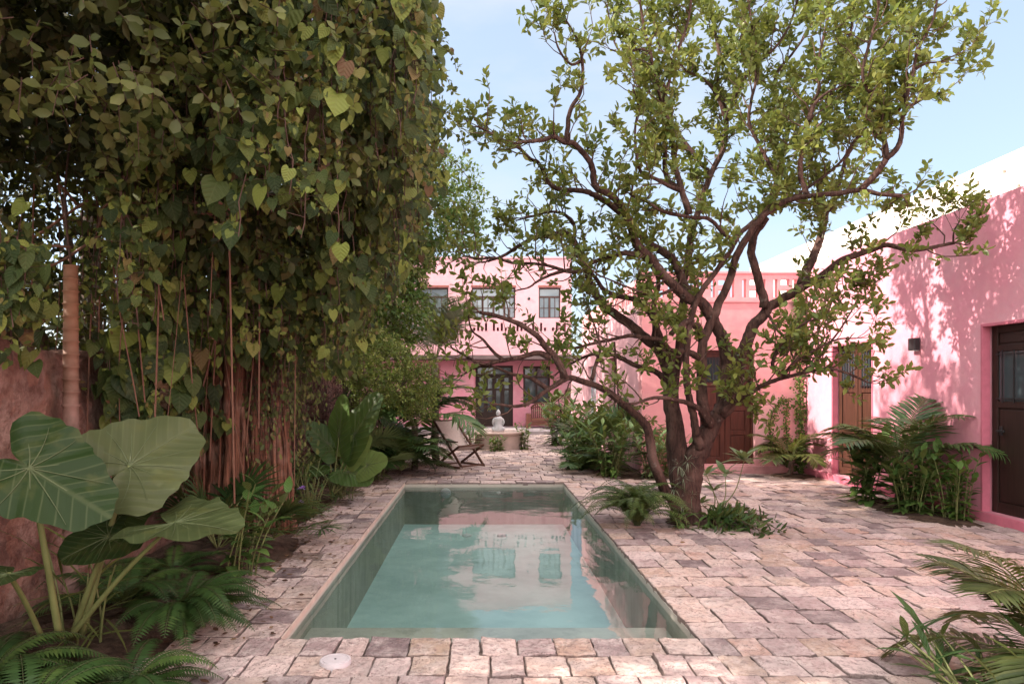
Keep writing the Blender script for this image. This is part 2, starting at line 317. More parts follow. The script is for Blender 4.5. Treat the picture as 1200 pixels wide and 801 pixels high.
class Geo:
    def __init__(s): s.v = []; s.t = []; s.a = []; s.n = 0
    def add(s, v, t, a):
        if len(v) == 0: return
        s.v.append(v); s.t.append(t + s.n); s.a.append(a); s.n += len(v)
    def leaves(s, P, D, N, L, Wd, T=T_OVAL, bend=.15, var=None):
        P = np.atleast_2d(P); n = len(P)
        D = nrm(np.broadcast_to(D, (n, 3))); N = np.broadcast_to(N, (n, 3))
        N = nrm(N - D * (N * D).sum(1, keepdims=True)); S = np.cross(D, N)
        L = np.broadcast_to(L, (n,)).reshape(n, 1, 1); Wd = np.broadcast_to(Wd, (n,)).reshape(n, 1, 1)
        bend = np.broadcast_to(bend, (n,)).reshape(n, 1, 1)
        tv, tt = T; u = tv[None, :, 0:1]; v = tv[None, :, 1:2]; w = tv[None, :, 2:3]
        vv = P[:, None] + D[:, None] * v * L + S[:, None] * u * Wd * L + N[:, None] * (w * Wd - bend * v * v) * L
        if var is None: var = R.random(n)
        var = np.clip(np.broadcast_to(var, (n,)), 0, 1)
        at = np.zeros((n, len(tv), 3)); at[:, :, 0] = tv[:, 0]; at[:, :, 1] = tv[:, 1]; at[:, :, 2] = var[:, None]
        tr = tt[None] + (np.arange(n) * len(tv))[:, None, None]
        s.add(vv.reshape(-1, 3), tr.reshape(-1, 3), at.reshape(-1, 3))
    def prisms(s, A, B, ra, rb, k=4):
        A = np.atleast_2d(A).astype(float); B = np.atleast_2d(B).astype(float); n = len(A)
        if n == 0: return
        D = nrm(B - A); X = nrm(np.cross(D, np.where(np.abs(D[:, 2:3]) > .9, V3(1, 0, 0), V3(0, 0, 1)))); Y = np.cross(D, X)
        ra = np.broadcast_to(ra, (n,)); rb = np.broadcast_to(rb, (n,))
        vs = []
        for P, r in ((A, ra), (B, rb)):
            for j in range(k):
                t = 2 * math.pi * j / k
                vs.append(P + (X * math.cos(t) + Y * math.sin(t)) * r[:, None])
        vv = np.stack(vs, 1)
        tr = []
        for j in range(k):
            j2 = (j + 1) % k; tr += [(j, j2, k + j2), (j, k + j2, k + j)]
        tt = np.array(tr)[None] + (np.arange(n) * 2 * k)[:, None, None]
        at = np.zeros((n, 2 * k, 3)); at[:, :, 2] = .5
        s.add(vv.reshape(-1, 3), tt.reshape(-1, 3), at.reshape(-1, 3))
    def tube(s, pts, rad, k=8, rough=0, cap=True, ell=1.0):
        pts = np.asarray(pts, float); n = len(pts); rad = np.broadcast_to(rad, (n,)).astype(float)
        T = np.gradient(pts, axis=0); T = nrm(T)
        X = np.cross(T[0], V3(0.3, 1, .2)); X = nrm(X); fr = []
        for i in range(n):
            X = X - T[i] * np.dot(X, T[i]); X = nrm(X); fr.append((X, np.cross(T[i], X)))
        vs = np.zeros((n, k, 3)); ph = R.random() * 6
        for i in range(n):
            for j in range(k):
                t = 2 * math.pi * j / k
                r = rad[i] * (1 + rough * (math.sin(3 * t + ph + i * .35) * .5 + R.normal() * .35))
                vs[i, j] = pts[i] + (fr[i][0] * math.cos(t) + fr[i][1] * math.sin(t) * ell) * r
        tr = []
        for i in range(n - 1):
            for j in range(k):
                j2 = (j + 1) % k; a, b, c, d = i * k + j, i * k + j2, (i + 1) * k + j2, (i + 1) * k + j
                tr += [(a, b, c), (a, c, d)]
        v = vs.reshape(-1, 3)
        if cap:
            v = np.vstack([v, pts[0], pts[-1]]); c0 = n * k; c1 = c0 + 1
            for j in range(k):
                j2 = (j + 1) % k; tr += [(c0, j2, j), (c1, (n - 1) * k + j, (n - 1) * k + j2)]
        at = np.zeros((len(v), 3)); at[:, 2] = .5
        s.add(v, np.array(tr), at)
    def lathe(s, c, prof, k=28, sy=1.0):
        pts = []; tr = []
        for r, z in prof:
            for j in range(k):
                t = 2 * math.pi * j / k; pts.append((c[0] + r * math.cos(t), c[1] + r * math.sin(t) * sy, c[2] + z))
        for i in range(len(prof) - 1):
            for j in range(k):
                j2 = (j + 1) % k; a, b, cc, d = i * k + j, i * k + j2, (i + 1) * k + j2, (i + 1) * k + j
                tr += [(a, b, cc), (a, cc, d)]
        s.add(np.array(pts), np.array(tr), np.full((len(pts), 3), .5))
    def build(s, name, mat, parent=None, smooth=True):
        v = np.vstack(s.v); t = np.vstack(s.t); a = np.vstack(s.a)
        me = bpy.data.meshes.new(name)
        off = np.zeros(3)
        if parent is not None: off = np.array(parent['_o'])
        v = v - off
        me.vertices.add(len(v)); me.vertices.foreach_set('co', v.astype(np.float32).ravel())
        me.loops.add(len(t) * 3); me.loops.foreach_set('vertex_index', t.astype(np.int32).ravel())
        me.polygons.add(len(t)); me.polygons.foreach_set('loop_start', (np.arange(len(t)) * 3).astype(np.int32))
        me.polygons.foreach_set('use_smooth', np.full(len(t), smooth))
        at = me.attributes.new('lc', 'FLOAT_VECTOR', 'POINT'); at.data.foreach_set('vector', a.astype(np.float32).ravel())
        me.update(); me.validate()
        me.materials.append(mat)
        o = bpy.data.objects.new(name, me); COL.objects.link(o)
        if parent is not None: o.parent = parent
        return o

class MB:                                    # boxes and quads
    def __init__(s): s.v = []; s.f = []
    def quad(s, a, b, c, d):
        i = len(s.v); s.v += [tuple(a), tuple(b), tuple(c), tuple(d)]; s.f.append((i, i + 1, i + 2, i + 3))
    def box(s, x0, x1, y0, y1, z0, z1, M=None):
        i = len(s.v)
        c = [(x0, y0, z0), (x1, y0, z0), (x1, y1, z0), (x0, y1, z0), (x0, y0, z1), (x1, y0, z1), (x1, y1, z1), (x0, y1, z1)]
        if M is not None: c = [tuple(M @ Vector(p)) for p in c]
        s.v += c
        s.f += [(i + a, i + b, i + cc, i + d) for a, b, cc, d in ((0, 3, 2, 1), (4, 5, 6, 7), (0, 1, 5, 4), (1, 2, 6, 5), (2, 3, 7, 6), (3, 0, 4, 7))]
        return s
    def bar(s, a, b, w, h, up=(0, 0, 1)):
        a = Vector(a); b = Vector(b); d = (b - a); L = d.length; d.normalize(); u = Vector(up)
        x = d.cross(u).normalized(); z = x.cross(d).normalized()
        M = Matrix((( x.x, d.x, z.x, a.x), (x.y, d.y, z.y, a.y), (x.z, d.z, z.z, a.z), (0, 0, 0, 1)))
        return s.box(-w / 2, w / 2, 0, L, -h / 2, h / 2, M)
    def wall(s, axis, p0, p1, u0, u1, z0, z1, holes=()):
        """slab with rectangular holes. axis 'Y': plane normal to Y between y=p0..p1, u=x. axis 'X': u=y"""
        us = sorted({u0, u1} | {h[0] for h in holes} | {h[1] for h in holes}); zs = sorted({z0, z1} | {h[2] for h in holes} | {h[3] for h in holes})
        us = [u for u in us if u0 <= u <= u1]; zs = [z for z in zs if z0 <= z <= z1]
        def solid(i, j):
            if i < 0 or j < 0 or i >= len(us) - 1 or j >= len(zs) - 1: return False
            cu = (us[i] + us[i + 1]) / 2; cz = (zs[j] + zs[j + 1]) / 2
            return not any(h[0] < cu < h[1] and h[2] < cz < h[3] for h in holes)
        def P(u, p, z): return (u, p, z) if axis == 'Y' else (p, u, z)
        for i in range(len(us) - 1):
            for j in range(len(zs) - 1):
                if not solid(i, j): continue
                a, b, c, d = us[i], us[i + 1], zs[j], zs[j + 1]
                s.quad(P(a, p0, c), P(b, p0, c), P(b, p0, d), P(a, p0, d)); s.quad(P(b, p1, c), P(a, p1, c), P(a, p1, d), P(b, p1, d))
                if not solid(i - 1, j): s.quad(P(a, p1, c), P(a, p0, c), P(a, p0, d), P(a, p1, d))
                if not solid(i + 1, j): s.quad(P(b, p0, c), P(b, p1, c), P(b, p1, d), P(b, p0, d))
                if not solid(i, j - 1): s.quad(P(a, p1, c), P(b, p1, c), P(b, p0, c), P(a, p0, c))
                if not solid(i, j + 1): s.quad(P(a, p0, d), P(b, p0, d), P(b, p1, d), P(a, p1, d))
        return s
    def build(s, name, mat, parent=None, bevel=0, smooth=False):
        off = np.array(parent['_o']) if parent is not None else np.zeros(3)
        me = bpy.data.meshes.new(name); me.from_pydata([tuple(np.array(p) - off) for p in s.v], [], s.f)
        me.update(); me.materials.append(mat)
        o = bpy.data.objects.new(name, me); COL.objects.link(o)
        if parent is not None: o.parent = parent
        if bevel:
            b = o.modifiers.new('bevel', 'BEVEL'); b.width = bevel; b.segments = 2; b.limit_method = 'ANGLE'
        return o

def tag(o, label, cat, group=None):
    o['label'] = label; o['category'] = cat
    if group: o['group'] = group
    return o
def thing(name, loc, label, cat, group=None):
    o = bpy.data.objects.new(name, None); COL.objects.link(o); o.location = tuple(loc); o.empty_display_size = .1
    o['_o'] = [float(x) for x in loc]; return tag(o, label, cat, group)
def struct(o, k='structure'): o['kind'] = k; return o
def sub(part):                     # let an object that is a part be the parent of sub-parts
    part['_o'] = list(part.parent['_o']); return part

# ------------------------------------------------------------------ camera, light, world
cam = bpy.data.cameras.new('camera'); co = bpy.data.objects.new('camera', cam); COL.objects.link(co)
co.location = (0, 0, 1.5); co.rotation_euler = (math.radians(90), 0, 0)
cam.sensor_width = 36; cam.lens = 24; cam.shift_x = 37 / 1200; cam.shift_y = 53.5 / 1200; cam.clip_end = 500; cam.clip_start = .05
sc.camera = co
SUNEL = 34.5
sun = bpy.data.lights.new('sun', 'SUN'); so = bpy.data.objects.new('sun', sun); COL.objects.link(so)
sun.energy = 3.7; sun.angle = math.radians(.55); sun.color = (1, .87, .75)
d = Vector((math.cos(math.radians(SUNEL)), .085, -math.sin(math.radians(SUNEL))))
so.rotation_euler = d.to_track_quat('-Z', 'Y').to_euler()
w = bpy.data.worlds.new('World'); sc.world = w; w.use_nodes = True; nt = w.node_tree; nt.nodes.clear()
sky = nt.nodes.new('ShaderNodeTexSky'); sky.sky_type = 'NISHITA'; sky.sun_disc = False
sky.sun_elevation = math.radians(SUNEL); sky.sun_rotation = math.radians(-90); sky.air_density = 1.0; sky.dust_density = 1.6; sky.ozone_density = 1.6
bg = nt.nodes.new('ShaderNodeBackground'); bg.inputs[1].default_value = .13
tc = nt.nodes.new('ShaderNodeTexCoord')
cn = noise(nt, 2.1, 7, .58, scaled(nt, tc.outputs['Generated'], (1, 1, 2.6)))
cl = mixc(nt, sky.outputs[0], (2.0, 2.3, 2.65), .58)
cl = mixc(nt, cl, (2.5, 2.6, 2.75), mr(nt, cn.outputs[0], .45, .75, 0, .7))
# added fill light: an unseen bright cloud bank overhead and behind the camera
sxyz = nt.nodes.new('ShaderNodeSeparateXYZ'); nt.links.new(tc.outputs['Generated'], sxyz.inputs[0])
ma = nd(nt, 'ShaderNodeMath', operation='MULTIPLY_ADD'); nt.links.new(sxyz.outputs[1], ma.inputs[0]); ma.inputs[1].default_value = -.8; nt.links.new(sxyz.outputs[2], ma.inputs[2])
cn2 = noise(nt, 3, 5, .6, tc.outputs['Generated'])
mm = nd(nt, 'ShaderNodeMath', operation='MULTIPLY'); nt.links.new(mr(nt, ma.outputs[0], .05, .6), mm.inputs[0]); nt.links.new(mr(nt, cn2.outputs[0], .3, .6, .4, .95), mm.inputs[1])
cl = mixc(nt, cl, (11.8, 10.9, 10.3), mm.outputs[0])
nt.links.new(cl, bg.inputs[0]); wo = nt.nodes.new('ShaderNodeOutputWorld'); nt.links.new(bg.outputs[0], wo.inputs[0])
sc.view_settings.view_transform = 'Standard'; sc.view_settings.look = 'None'; sc.view_settings.gamma = 1
sc.view_settings.exposure = 1.5
sc.render.engine = 'CYCLES'
sc.cycles.max_bounces = 8; sc.cycles.diffuse_bounces = 5; sc.cycles.transparent_max_bounces = 8
sc.cycles.use_denoising = True
try: sc.cycles.denoiser = 'OPENIMAGEDENOISE'
except Exception: pass

# ------------------------------------------------------------------ ground, paving, pool
PX0, PX1, PY0, PY1 = -1.203, 1.31, 4.10, 10.81
g = MB(); E = 160
g.quad((-E, -E, -.05), (E, -E, -.05), (E, PY0 - .3, -.05), (-E, PY0 - .3, -.05)); g.quad((-E, PY1 + .3, -.05), (E, PY1 + .3, -.05), (E, E, -.05), (-E, E, -.05))
g.quad((-E, PY0 - .3, -.05), (PX0 - .3, PY0 - .3, -.05), (PX0 - .3, PY1 + .3, -.05), (-E, PY1 + .3, -.05)); g.quad((PX1 + .3, PY0 - .3, -.05), (E, PY0 - .3, -.05), (E, PY1 + .3, -.05), (PX1 + .3, PY1 + .3, -.05))
struct(g.build('ground', SOIL))
g = MB(); z = -.022
GX0, GX1, GY0, GY1 = -2.15, 5.72, .6, 22.6
e = .012
g.quad((GX0, GY0, z), (GX1, GY0, z), (GX1, PY0 - e, z), (GX0, PY0 - e, z)); g.quad((GX0, PY1 + e, z), (GX1, PY1 + e, z), (GX1, GY1, z), (GX0, GY1, z))
g.quad((GX0, PY0 - e, z), (PX0 - e, PY0 - e, z), (PX0 - e, PY1 + e, z), (GX0, PY1 + e, z)); g.quad((PX1 + e, PY0 - e, z), (GX1, PY0 - e, z), (GX1, PY1 + e, z), (PX1 + e, PY1 + e, z))
struct(g.build('joint_bed', GROUT))

pav = Geo()
def bed_edge(y): return -1.86 + .10 * math.sin(y * 1.3) + .06 * math.sin(y * 3.1 + 1) + (.12 if y < 5 else 0)
def paver(x0, x1, y0, y1, poolside=()):
    nx = 5 if y0 > 10 else 9; ny = 4 if y0 > 10 else 8
    gp = .0035; jx = .012
    def jit(): return R.normal() * .0025
    ox = [[x0 + gp + (0 if 'L' in poolside else jit()), y0 + gp + (0 if 'B' in poolside else jit())], [x1 - gp + (0 if 'R' in poolside else jit()), y0 + gp + (0 if 'B' in poolside else jit())],
          [x1 - gp + (0 if 'R' in poolside else jit()), y1 - gp + (0 if 'T' in poolside else jit())], [x0 + gp + (0 if 'L' in poolside else jit()), y1 - gp + (0 if 'T' in poolside else jit())]]
    z0 = R.normal() * .003; tx, ty = R.normal(0, .007, 2)
    us = np.concatenate([[0, .035], np.linspace(.15, .85, nx - 4), [.965, 1]]) if nx > 5 else np.array([0, .05, .5, .95, 1])
    vs = np.concatenate([[0, .035], np.linspace(.2, .8, ny - 4), [.965, 1]]) if ny > 4 else np.array([0, .06, .94, 1])
    pts = []; att = []; var = R.random()
    for b in vs:
        for a in us:
            p = (1 - a) * (1 - b) * np.array(ox[0]) + a * (1 - b) * np.array(ox[1]) + a * b * np.array(ox[2]) + (1 - a) * b * np.array(ox[3])
            edge = a in (0, 1) or b in (0, 1)
            if edge: p = p + R.normal(0, .0028, 2)
            zz = z0 + tx * (a - .5) + ty * (b - .5) + R.normal() * .0022 + .0028 * math.sin(p[0] * 31 + var * 40) * math.sin(p[1] * 27 + var * 70) - (.005 if edge else 0)
            pts.append((p[0], p[1], zz)); att.append((1.0 if edge else 0, 0, var))
    nu, nv = len(us), len(vs); top = len(pts)
    tr = []
    for j in range(nv - 1):
        for i in range(nu - 1):
            q = j * nu + i; tr += [(q, q + 1, q + nu + 1), (q, q + nu + 1, q + nu)]
    ring = list(range(nu)) + [j * nu + nu - 1 for j in range(1, nv)] + [(nv - 1) * nu + i for i in range(nu - 2, -1, -1)] + [j * nu for j in range(nv - 2, 0, -1)]
    for q in ring: pts.append((pts[q][0], pts[q][1], -.045)); att.append((1, 0, var))
    for i in range(len(ring)):
        i2 = (i + 1) % len(ring); tr += [(ring[i], top + i, top + i2), (ring[i], top + i2, ring[i2])]
    pav.add(np.array(pts), np.array(tr), np.array(att))
LIDC = W(393, 776, 3.73)
y = 1.2; row = 0
# rows aligned so that a joint falls on each pool end
ys = list(np.linspace(1.4, PY0, 11)) + list(np.linspace(PY0, PY1, 26))[1:] + list(np.linspace(PY1, 22.4, 44))[1:]
for y0, y1 in zip(ys[:-1], ys[1:]):
    segs = []
    inpool = y0 >= PY0 - 1e-3 and y1 <= PY1 + 1e-3
    if inpool: segs = [(bed_edge(y0), PX0, 'R'), (PX1, 5.70, 'L')]
    else: segs = [(bed_edge(y0), 5.70, '')]
    for a, b, sd in segs:
        if y0 > 12 and b > 4: b = 2.80
        if sd == 'R' and a < -1.7: a += R.uniform(-.1, .1)
        xs = [a]
        while xs[-1] < b - .12: xs.append(xs[-1] + R.uniform(.17, .25 if (b < 0 or y0 < PY0) else .33))
        xs = np.array(xs); xs = a + (xs - a) * (b - a) / (xs[-1] - a)
        for i in range(len(xs) - 1):
            cx = (xs[i] + xs[i + 1]) / 2; cy = (y0 + y1) / 2
            if (cx - 2.45) ** 2 + (cy - 7.72) ** 2 < .30 ** 2: continue      # earth ring at the tree's foot
            if sd == 'R' and i == 0 and R.random() < .25: continue
            ps = ''
            if sd == 'R' and i == len(xs) - 2: ps = 'R'
            if sd == 'L' and i == 0: ps = 'L'
            if abs(y1 - PY0) < 1e-3: ps += 'T'
            if abs(y0 - PY1) < 1e-3: ps += 'B'
            paver(xs[i], xs[i + 1], y0, y1, ps)
    row += 1
struct(pav.build('patio_paving', PAVER, smooth=False))

# soil of the planting bed, uneven
bed = Geo(); nx, ny = 14, 110; pts = []
for j in range(ny):
    for i in range(nx):
        u = i / (nx - 1); yy = .8 + j * .205
        x = bed_edge(yy) + .02 - u * 1.15
        pts.append((x, yy, -.03 + .10 * min(1, u * 3) + R.normal() * .02 * min(1, u * 8)))
tr = []
for j in range(ny - 1):
    for i in range(nx - 1):
        q = j * nx + i; tr += [(q, q + nx, q + 1), (q + 1, q + nx, q + nx + 1)]
bed.add(np.array(pts), np.array(tr), np.zeros((len(pts), 3)))
struct(bed.build('planting_bed_soil', SOIL))
ring = Geo(); ring.lathe((2.45, 7.72, 0), [(0, .03), (.2, .025), (.34, -.005), (.42, -.045)], 20); struct(ring.build('earth_around_tree', SOIL))

for k_, (sx, sy, ra_, rb_) in enumerate([(5.25, 8.3, .42, .95), (5.3, 11.6, .38, .32), (2.5, 14.5, .52, 3.6), (3.1, 11.62, .55, .33), (2.7, 3.0, .5, .55)]):
    q = Geo(); q.lathe((sx, sy, 0), [(ra_ * .01, .035), (ra_ * .5, .03), (ra_ * .85, .014), (ra_, -.008), (ra_ * 1.08, -.04)], 26, rb_ / ra_)
    for vv in q.v: vv[:, 0] += R.normal(0, .02, len(vv)); vv[:, 1] += R.normal(0, .03, len(vv)); vv[:, 0] = np.minimum(vv[:, 0], 5.64); 
    struct(q.build('soil_patch', SOIL))
FL = -.66; WL = -.075
pool = thing('swimming_pool', ((PX0 + PX1) / 2, (PY0 + PY1) / 2, 0), 'long rectangular plunge pool with grey green walls sunk in the pink stone patio', 'swimming pool')
m = MB(); t = .18
m.wall('X', PX0 - t, PX0 + .0, PY0, PY1, FL - .1, -.028); m.wall('X', PX1, PX1 + t, PY0, PY1, FL - .1, -.028)
m.wall('Y', PY0 - t, PY0, PX0 - t, PX1 + t, FL - .1, -.028); m.wall('Y', PY1, PY1 + t, PX0 - t, PX1 + t, FL - .1, -.028)
m.build('basin_wall', POOLW, pool)
m = MB(); m.box(PX0 + .001, PX0 + .010, PY0 + .012, PY1 - .012, -.04, -.002); m.build('edge_trim', simple('pale_rendered_edge', (.58, .44, .38), .8, .2), pool)
m = MB(); m.quad((PX0, PY0, FL), (PX1, PY0, FL), (PX1, PY1, FL), (PX0, PY1, FL)); m.build('pool_floor', POOLP, pool)
m = MB(); m.box(PX0 + .002, PX1 - .002, PY0 + .002, PY0 + .74, FL - .05, -.20); m.build('bench_step', POOLW, pool)
m = MB(); m.box(.35, PX1 - .002, PY0 + .742, PY0 + 1.14, FL - .05, -.42); m.build('lower_step', POOLP, pool)
for px in (547, 588):
    c = W(px, 612, 9.3); l = Geo(); l.lathe((c[0] * 1.07, 9.95, FL), [(0, .03), (.055, .028), (.07, .012), (.075, 0)], 20); l.build('pool_nozzle', MATTE_WHITE, pool, smooth=False)
l = Geo()
l.tube([(-.55, PY1 - .002, -.17), (-.55, PY1 - .03, -.17)], [.085, .075], 20); l.build('wall_inlet', MATTE_WHITE, pool)
wt = Geo(); nx, ny = 2, 2
wt.add(np.array([(PX0, PY0, WL), (PX1, PY0, WL), (PX1, PY1, WL), (PX0, PY1, WL)], float), np.array([(0, 1, 2), (0, 2, 3)]), np.zeros((4, 3)))
struct(wt.build('pool_water', WATER))

lidt = thing('skimmer_lid', (LIDC[0], LIDC[1], .004), 'round pale grey skimmer lid set flush in the paving by the pool', 'drain cover')
l = Geo(); l.lathe((LIDC[0], LIDC[1], 0), [(.0005, .020), (.03, .0205), (.066, .020), (.068, .016), (.071, .016), (.073, .020), (.083, .019), (.086, .004), (.086, -.02)], 40); l.build('lid', LID, lidt, smooth=False)
l = Geo(); l.lathe((LIDC[0], LIDC[1], 0), [(.0003, .0222), (.006, .0222), (.006, .019)], 12); l.build('finger_hole', IRON, lidt, smooth=False)

# ------------------------------------------------------------------ buildings
def panelled_leaf(par, axis, p, u0, u1, z0, z1, mat, out, rows, grille=None, name='door'):
    """a door leaf with stiles, rails and sunk panels. p = plane of its face, out = direction sign the face looks along"""
    def B(m, ua, ub, da, db, za, zb):
        lo, hi = sorted((p + out * da, p + out * db))
        if axis == 'X': m.box(lo, hi, ua, ub, za, zb)
        else: m.box(ua, ub, lo, hi, za, zb)
    m = MB(); st = .085; W_ = u1 - u0
    B(m, u0, u1, -.05, -.022, z0, z1)
    B(m, u0, u0 + st, -.022, .0, z0, z1); B(m, u1 - st, u1, -.022, 0, z0, z1)
    zs = [z0] + [z0 + (z1 - z0) * r for r in rows] + [z1]
    cuts = []
    for i, zz in enumerate(zs):
        h = st * (1.4 if i == 0 else .85) 
        za, zb = (zz, zz + h) if i == 0 else ((zz - h, zz) if i == len(zs) - 1 else (zz - h / 2, zz + h / 2))
        B(m, u0 + st, u1 - st, -.022, -.001, za, zb); cuts.append((za, zb))
    o = m.build(name, mat, par, .004); sub(o)
    for i in range(len(cuts) - 1):
        za, zb = cuts[i][1], cuts[i + 1][0]
        if grille is not None and i == grille: continue
        q = MB(); B(q, u0 + st + .02, u1 - st - .02, -.022, -.010, za + .02, zb - .02); q.build('panel', mat, o, .006)
    if grille is not None:
        za, zb = cuts[grille][1], cuts[grille + 1][0]
        q = MB(); n = 5
        for k in range(n):
            u = u0 + st + (W_ - 2 * st) * (k + .5) / n; B(q, u - .006, u + .006, .004, .016, za - .01, zb + .01)
        for zz in (za + .03, zb - .03): B(q, u0 + st - .02, u1 - st + .02, .001, .012, zz - .008, zz + .008)
        q.build('grille', IRON, o)
        q = MB(); B(q, u0 + st + .003, u1 - st - .003, -.0215, -.015, za + .003, zb - .003); q.build('pane', GLASS, o)
    return o
def handle(par, c, axis, out, s=1):
    m = MB(); x, y, z = c
    if axis == 'X':
        m.box(*sorted((x, x + out * .012)), y - .02, y + .02, z - .05, z + .05); m.box(*sorted((x + out * .012, x + out * .055)), y - .01, y + .01, z - .01, z + .01); m.box(*sorted((x + out * .045, x + out * .062)), y - .11, y + .01, z - .011, z + .011)
    else:
        m.box(x - .02, x + .02, *sorted((y, y + out * .012)), z - .05, z + .05); m.box(x - .01, x + .11, *sorted((y + out * .045, y + out * .062)), z - .011, z + .011); m.box(x - .01, x + .01, *sorted((y + out * .012, y + out * .055)), z - .01, z + .01)
    m.build('handle', IRON, par, .003)

# right-hand garden building: long wall with two doors
RX = 5.70; RT = 3.62
side = thing('garden_building', (RX + 1, 8, 0), 'long pink side building with two dark wooden doors and tree shadows on it', 'building')
dA = (6.72, 7.77, .10, 2.22); dB = (9.91, 11.07, .11, 2.19)
m = MB(); m.wall('X', RX, RX + .26, -3, 12.0, 0, RT, [dA, dB]); m.build('wall', PINK, side)
m = MB(); m.box(RX + .26, RX + 3.6, -3, 12.4, RT - .2, RT - .02); m.build('roof_slab', CREAM, side)
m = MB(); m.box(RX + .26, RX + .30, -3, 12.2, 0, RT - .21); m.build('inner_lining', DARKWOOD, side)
m = MB(); m.box(RX - .055, RX - .002, -3, 11.94, -.04, .10); m.build('plinth', REDLINE, side, .006)
m = MB()
for a, b, c, dd in (dA, dB):
    m = MB(); m.box(RX - .008, RX + .08, a - .0, a + .028, c, dd); m.box(RX - .008, RX + .08, b - .028, b, c, dd); m.box(RX - .008, RX + .08, a + .028, b - .028, dd - .03, dd)
    m.build('door_surround', REDLINE, side)
o = panelled_leaf(side, 'X', RX + .10, 6.75, 7.74, .10, 2.19, DARKWOOD, -1, [.58, .88], grille=1)
handle(o, (RX + .10, 7.60, 1.02), 'X', -1)
panelled_leaf(side, 'X', RX + .10, 10.50, 11.04, .11, 2.16, ORANGEWOOD, -1, [.35, .66], grille=2)
panelled_leaf(side, 'X', RX + .10, 9.94, 10.48, .11, 2.16, ORANGEWOOD, -1, [.35, .66], grille=2)
# set-back upper wall, cream
up = thing('upper_storey', (7.6, 8, 3.6), 'cream white upper wall dotted with small holes behind the pink building', 'building')
m = MB(); hs = []
for zz in (4.28, 4.56):
    for k in range(34): 
        yy = 2.2 + k * .52 + (.26 if zz > 4.4 else 0); hs.append((yy, yy + .07, zz, zz + .055))
m.wall('X', 7.5, 7.62, -3, 19, RT - .02, 4.82, hs); m.build('wall', CREAM, up)
m = MB(); m.box(7.66, 7.72, -3, 19, RT, 4.70); m.build('backing', simple('ochre_recess', (.20, .11, .07), .8), up)

# wing at the end of the patio: coral front and side along the planting
WX = 2.84; WY = 12.0
wing = thing('garden_wing', (4.2, 15, 0), 'low coral pink wing with pierced roof parapet behind the tree', 'building')
dC = (3.86, 4.83, .15, 2.16)
m = MB(); m.wall('Y', WY, WY + .25, WX, RX + 2.0, 0, 3.02, [dC]); m.build('front_wall', CORAL, wing)
sD = (14.35, 15.15, .10, 2.15); sE = (16.8, 18.0, .10, 2.05)
m = MB(); m.wall('X', WX, WX + .25, WY + .25, 19.1, 0, 3.02, [sD, sE]); m.build('side_wall', HOUSEPINK, wing)
m = MB(); m.box(WX + .25, 8.2, WY + .25, 19.1, 2.8, 2.99); m.build('roof_slab', CREAM, wing)
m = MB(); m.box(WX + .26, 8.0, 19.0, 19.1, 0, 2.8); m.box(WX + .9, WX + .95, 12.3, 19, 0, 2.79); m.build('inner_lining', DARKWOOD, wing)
m = MB(); m.box(WX - .03, RX - .06, WY - .05, WY - .003, -.04, .13); m.build('plinth', CORAL, wing, .006)
def fret(u0, u1, z0, z1):
    hs = []; u = u0 + .12
    while u < u1 - .42:
        h = z1 - z0
        hs += [(u, u + .07, z0 + .07, z1 - .09), (u + .13, u + .28, z0 + .07, z0 + .07 + h * .28), (u + .13, u + .28, z1 - .09 - h * .22, z1 - .09), (u + .34, u + .41, z0 + .07, z1 - .09)]
        u += .55
    return hs
m = MB(); m.wall('Y', WY + .02, WY + .14, WX, 7.4, 3.02, 3.50, fret(WX, 7.4, 3.02, 3.50)); m.box(WX - .02, 7.4, WY, WY + .16, 3.501, 3.54); m.build('pierced_parapet', CORAL, wing)
m = MB(); m.wall('X', WX, WX + .12, WY + .16, 19.1, 3.02, 3.47, fret(WY + .2, 19.0, 3.02, 3.47)[:24]); m.build('side_parapet', CORAL, wing)
m = MB(); m.box(WX - .03, RX, WY - .02, WY + .0, 3.0, 3.035); m.build('cornice', CORAL, wing)
m = MB(); m.box(3.84, 3.90, WY + .09, WY + .16, .15, 2.16); m.box(4.79, 4.829, WY + .09, WY + .16, .15, 2.16); m.box(3.90, 4.79, WY + .09, WY + .16, 2.11, 2.16); m.build('door_frame', MAHOG, wing)
for a, b in ((3.90, 4.34), (4.35, 4.79)): panelled_leaf(wing, 'Y', WY + .13, a, b, .15, 2.11, MAHOG, -1, [.28, .50, .72], grille=3)
panelled_leaf(wing, 'X', WX + .12, 14.37, 15.13, .10, 2.13, DARKWOOD, -1, [.4, .7])
dE = MB(); dE.box(WX + .08, WX + .12, 16.80, 16.86, .10, 2.05); dE.box(WX + .08, WX + .12, 17.94, 18.0, .10, 2.05); dE.box(WX + .08, WX + .12, 17.37, 17.43, .10, 2.05)
for zz in (.12, .9, 2.0): dE.box(WX + .085, WX + .115, 16.86, 17.94, zz - .03, zz + .04)
o = dE.build('glazed_door', WHITEPAINT, wing); sub(o)
q = MB(); q.box(WX + .095, WX + .10, 16.86, 17.94, .1, 2.05); q.build('pane', PALEGLASS, o)

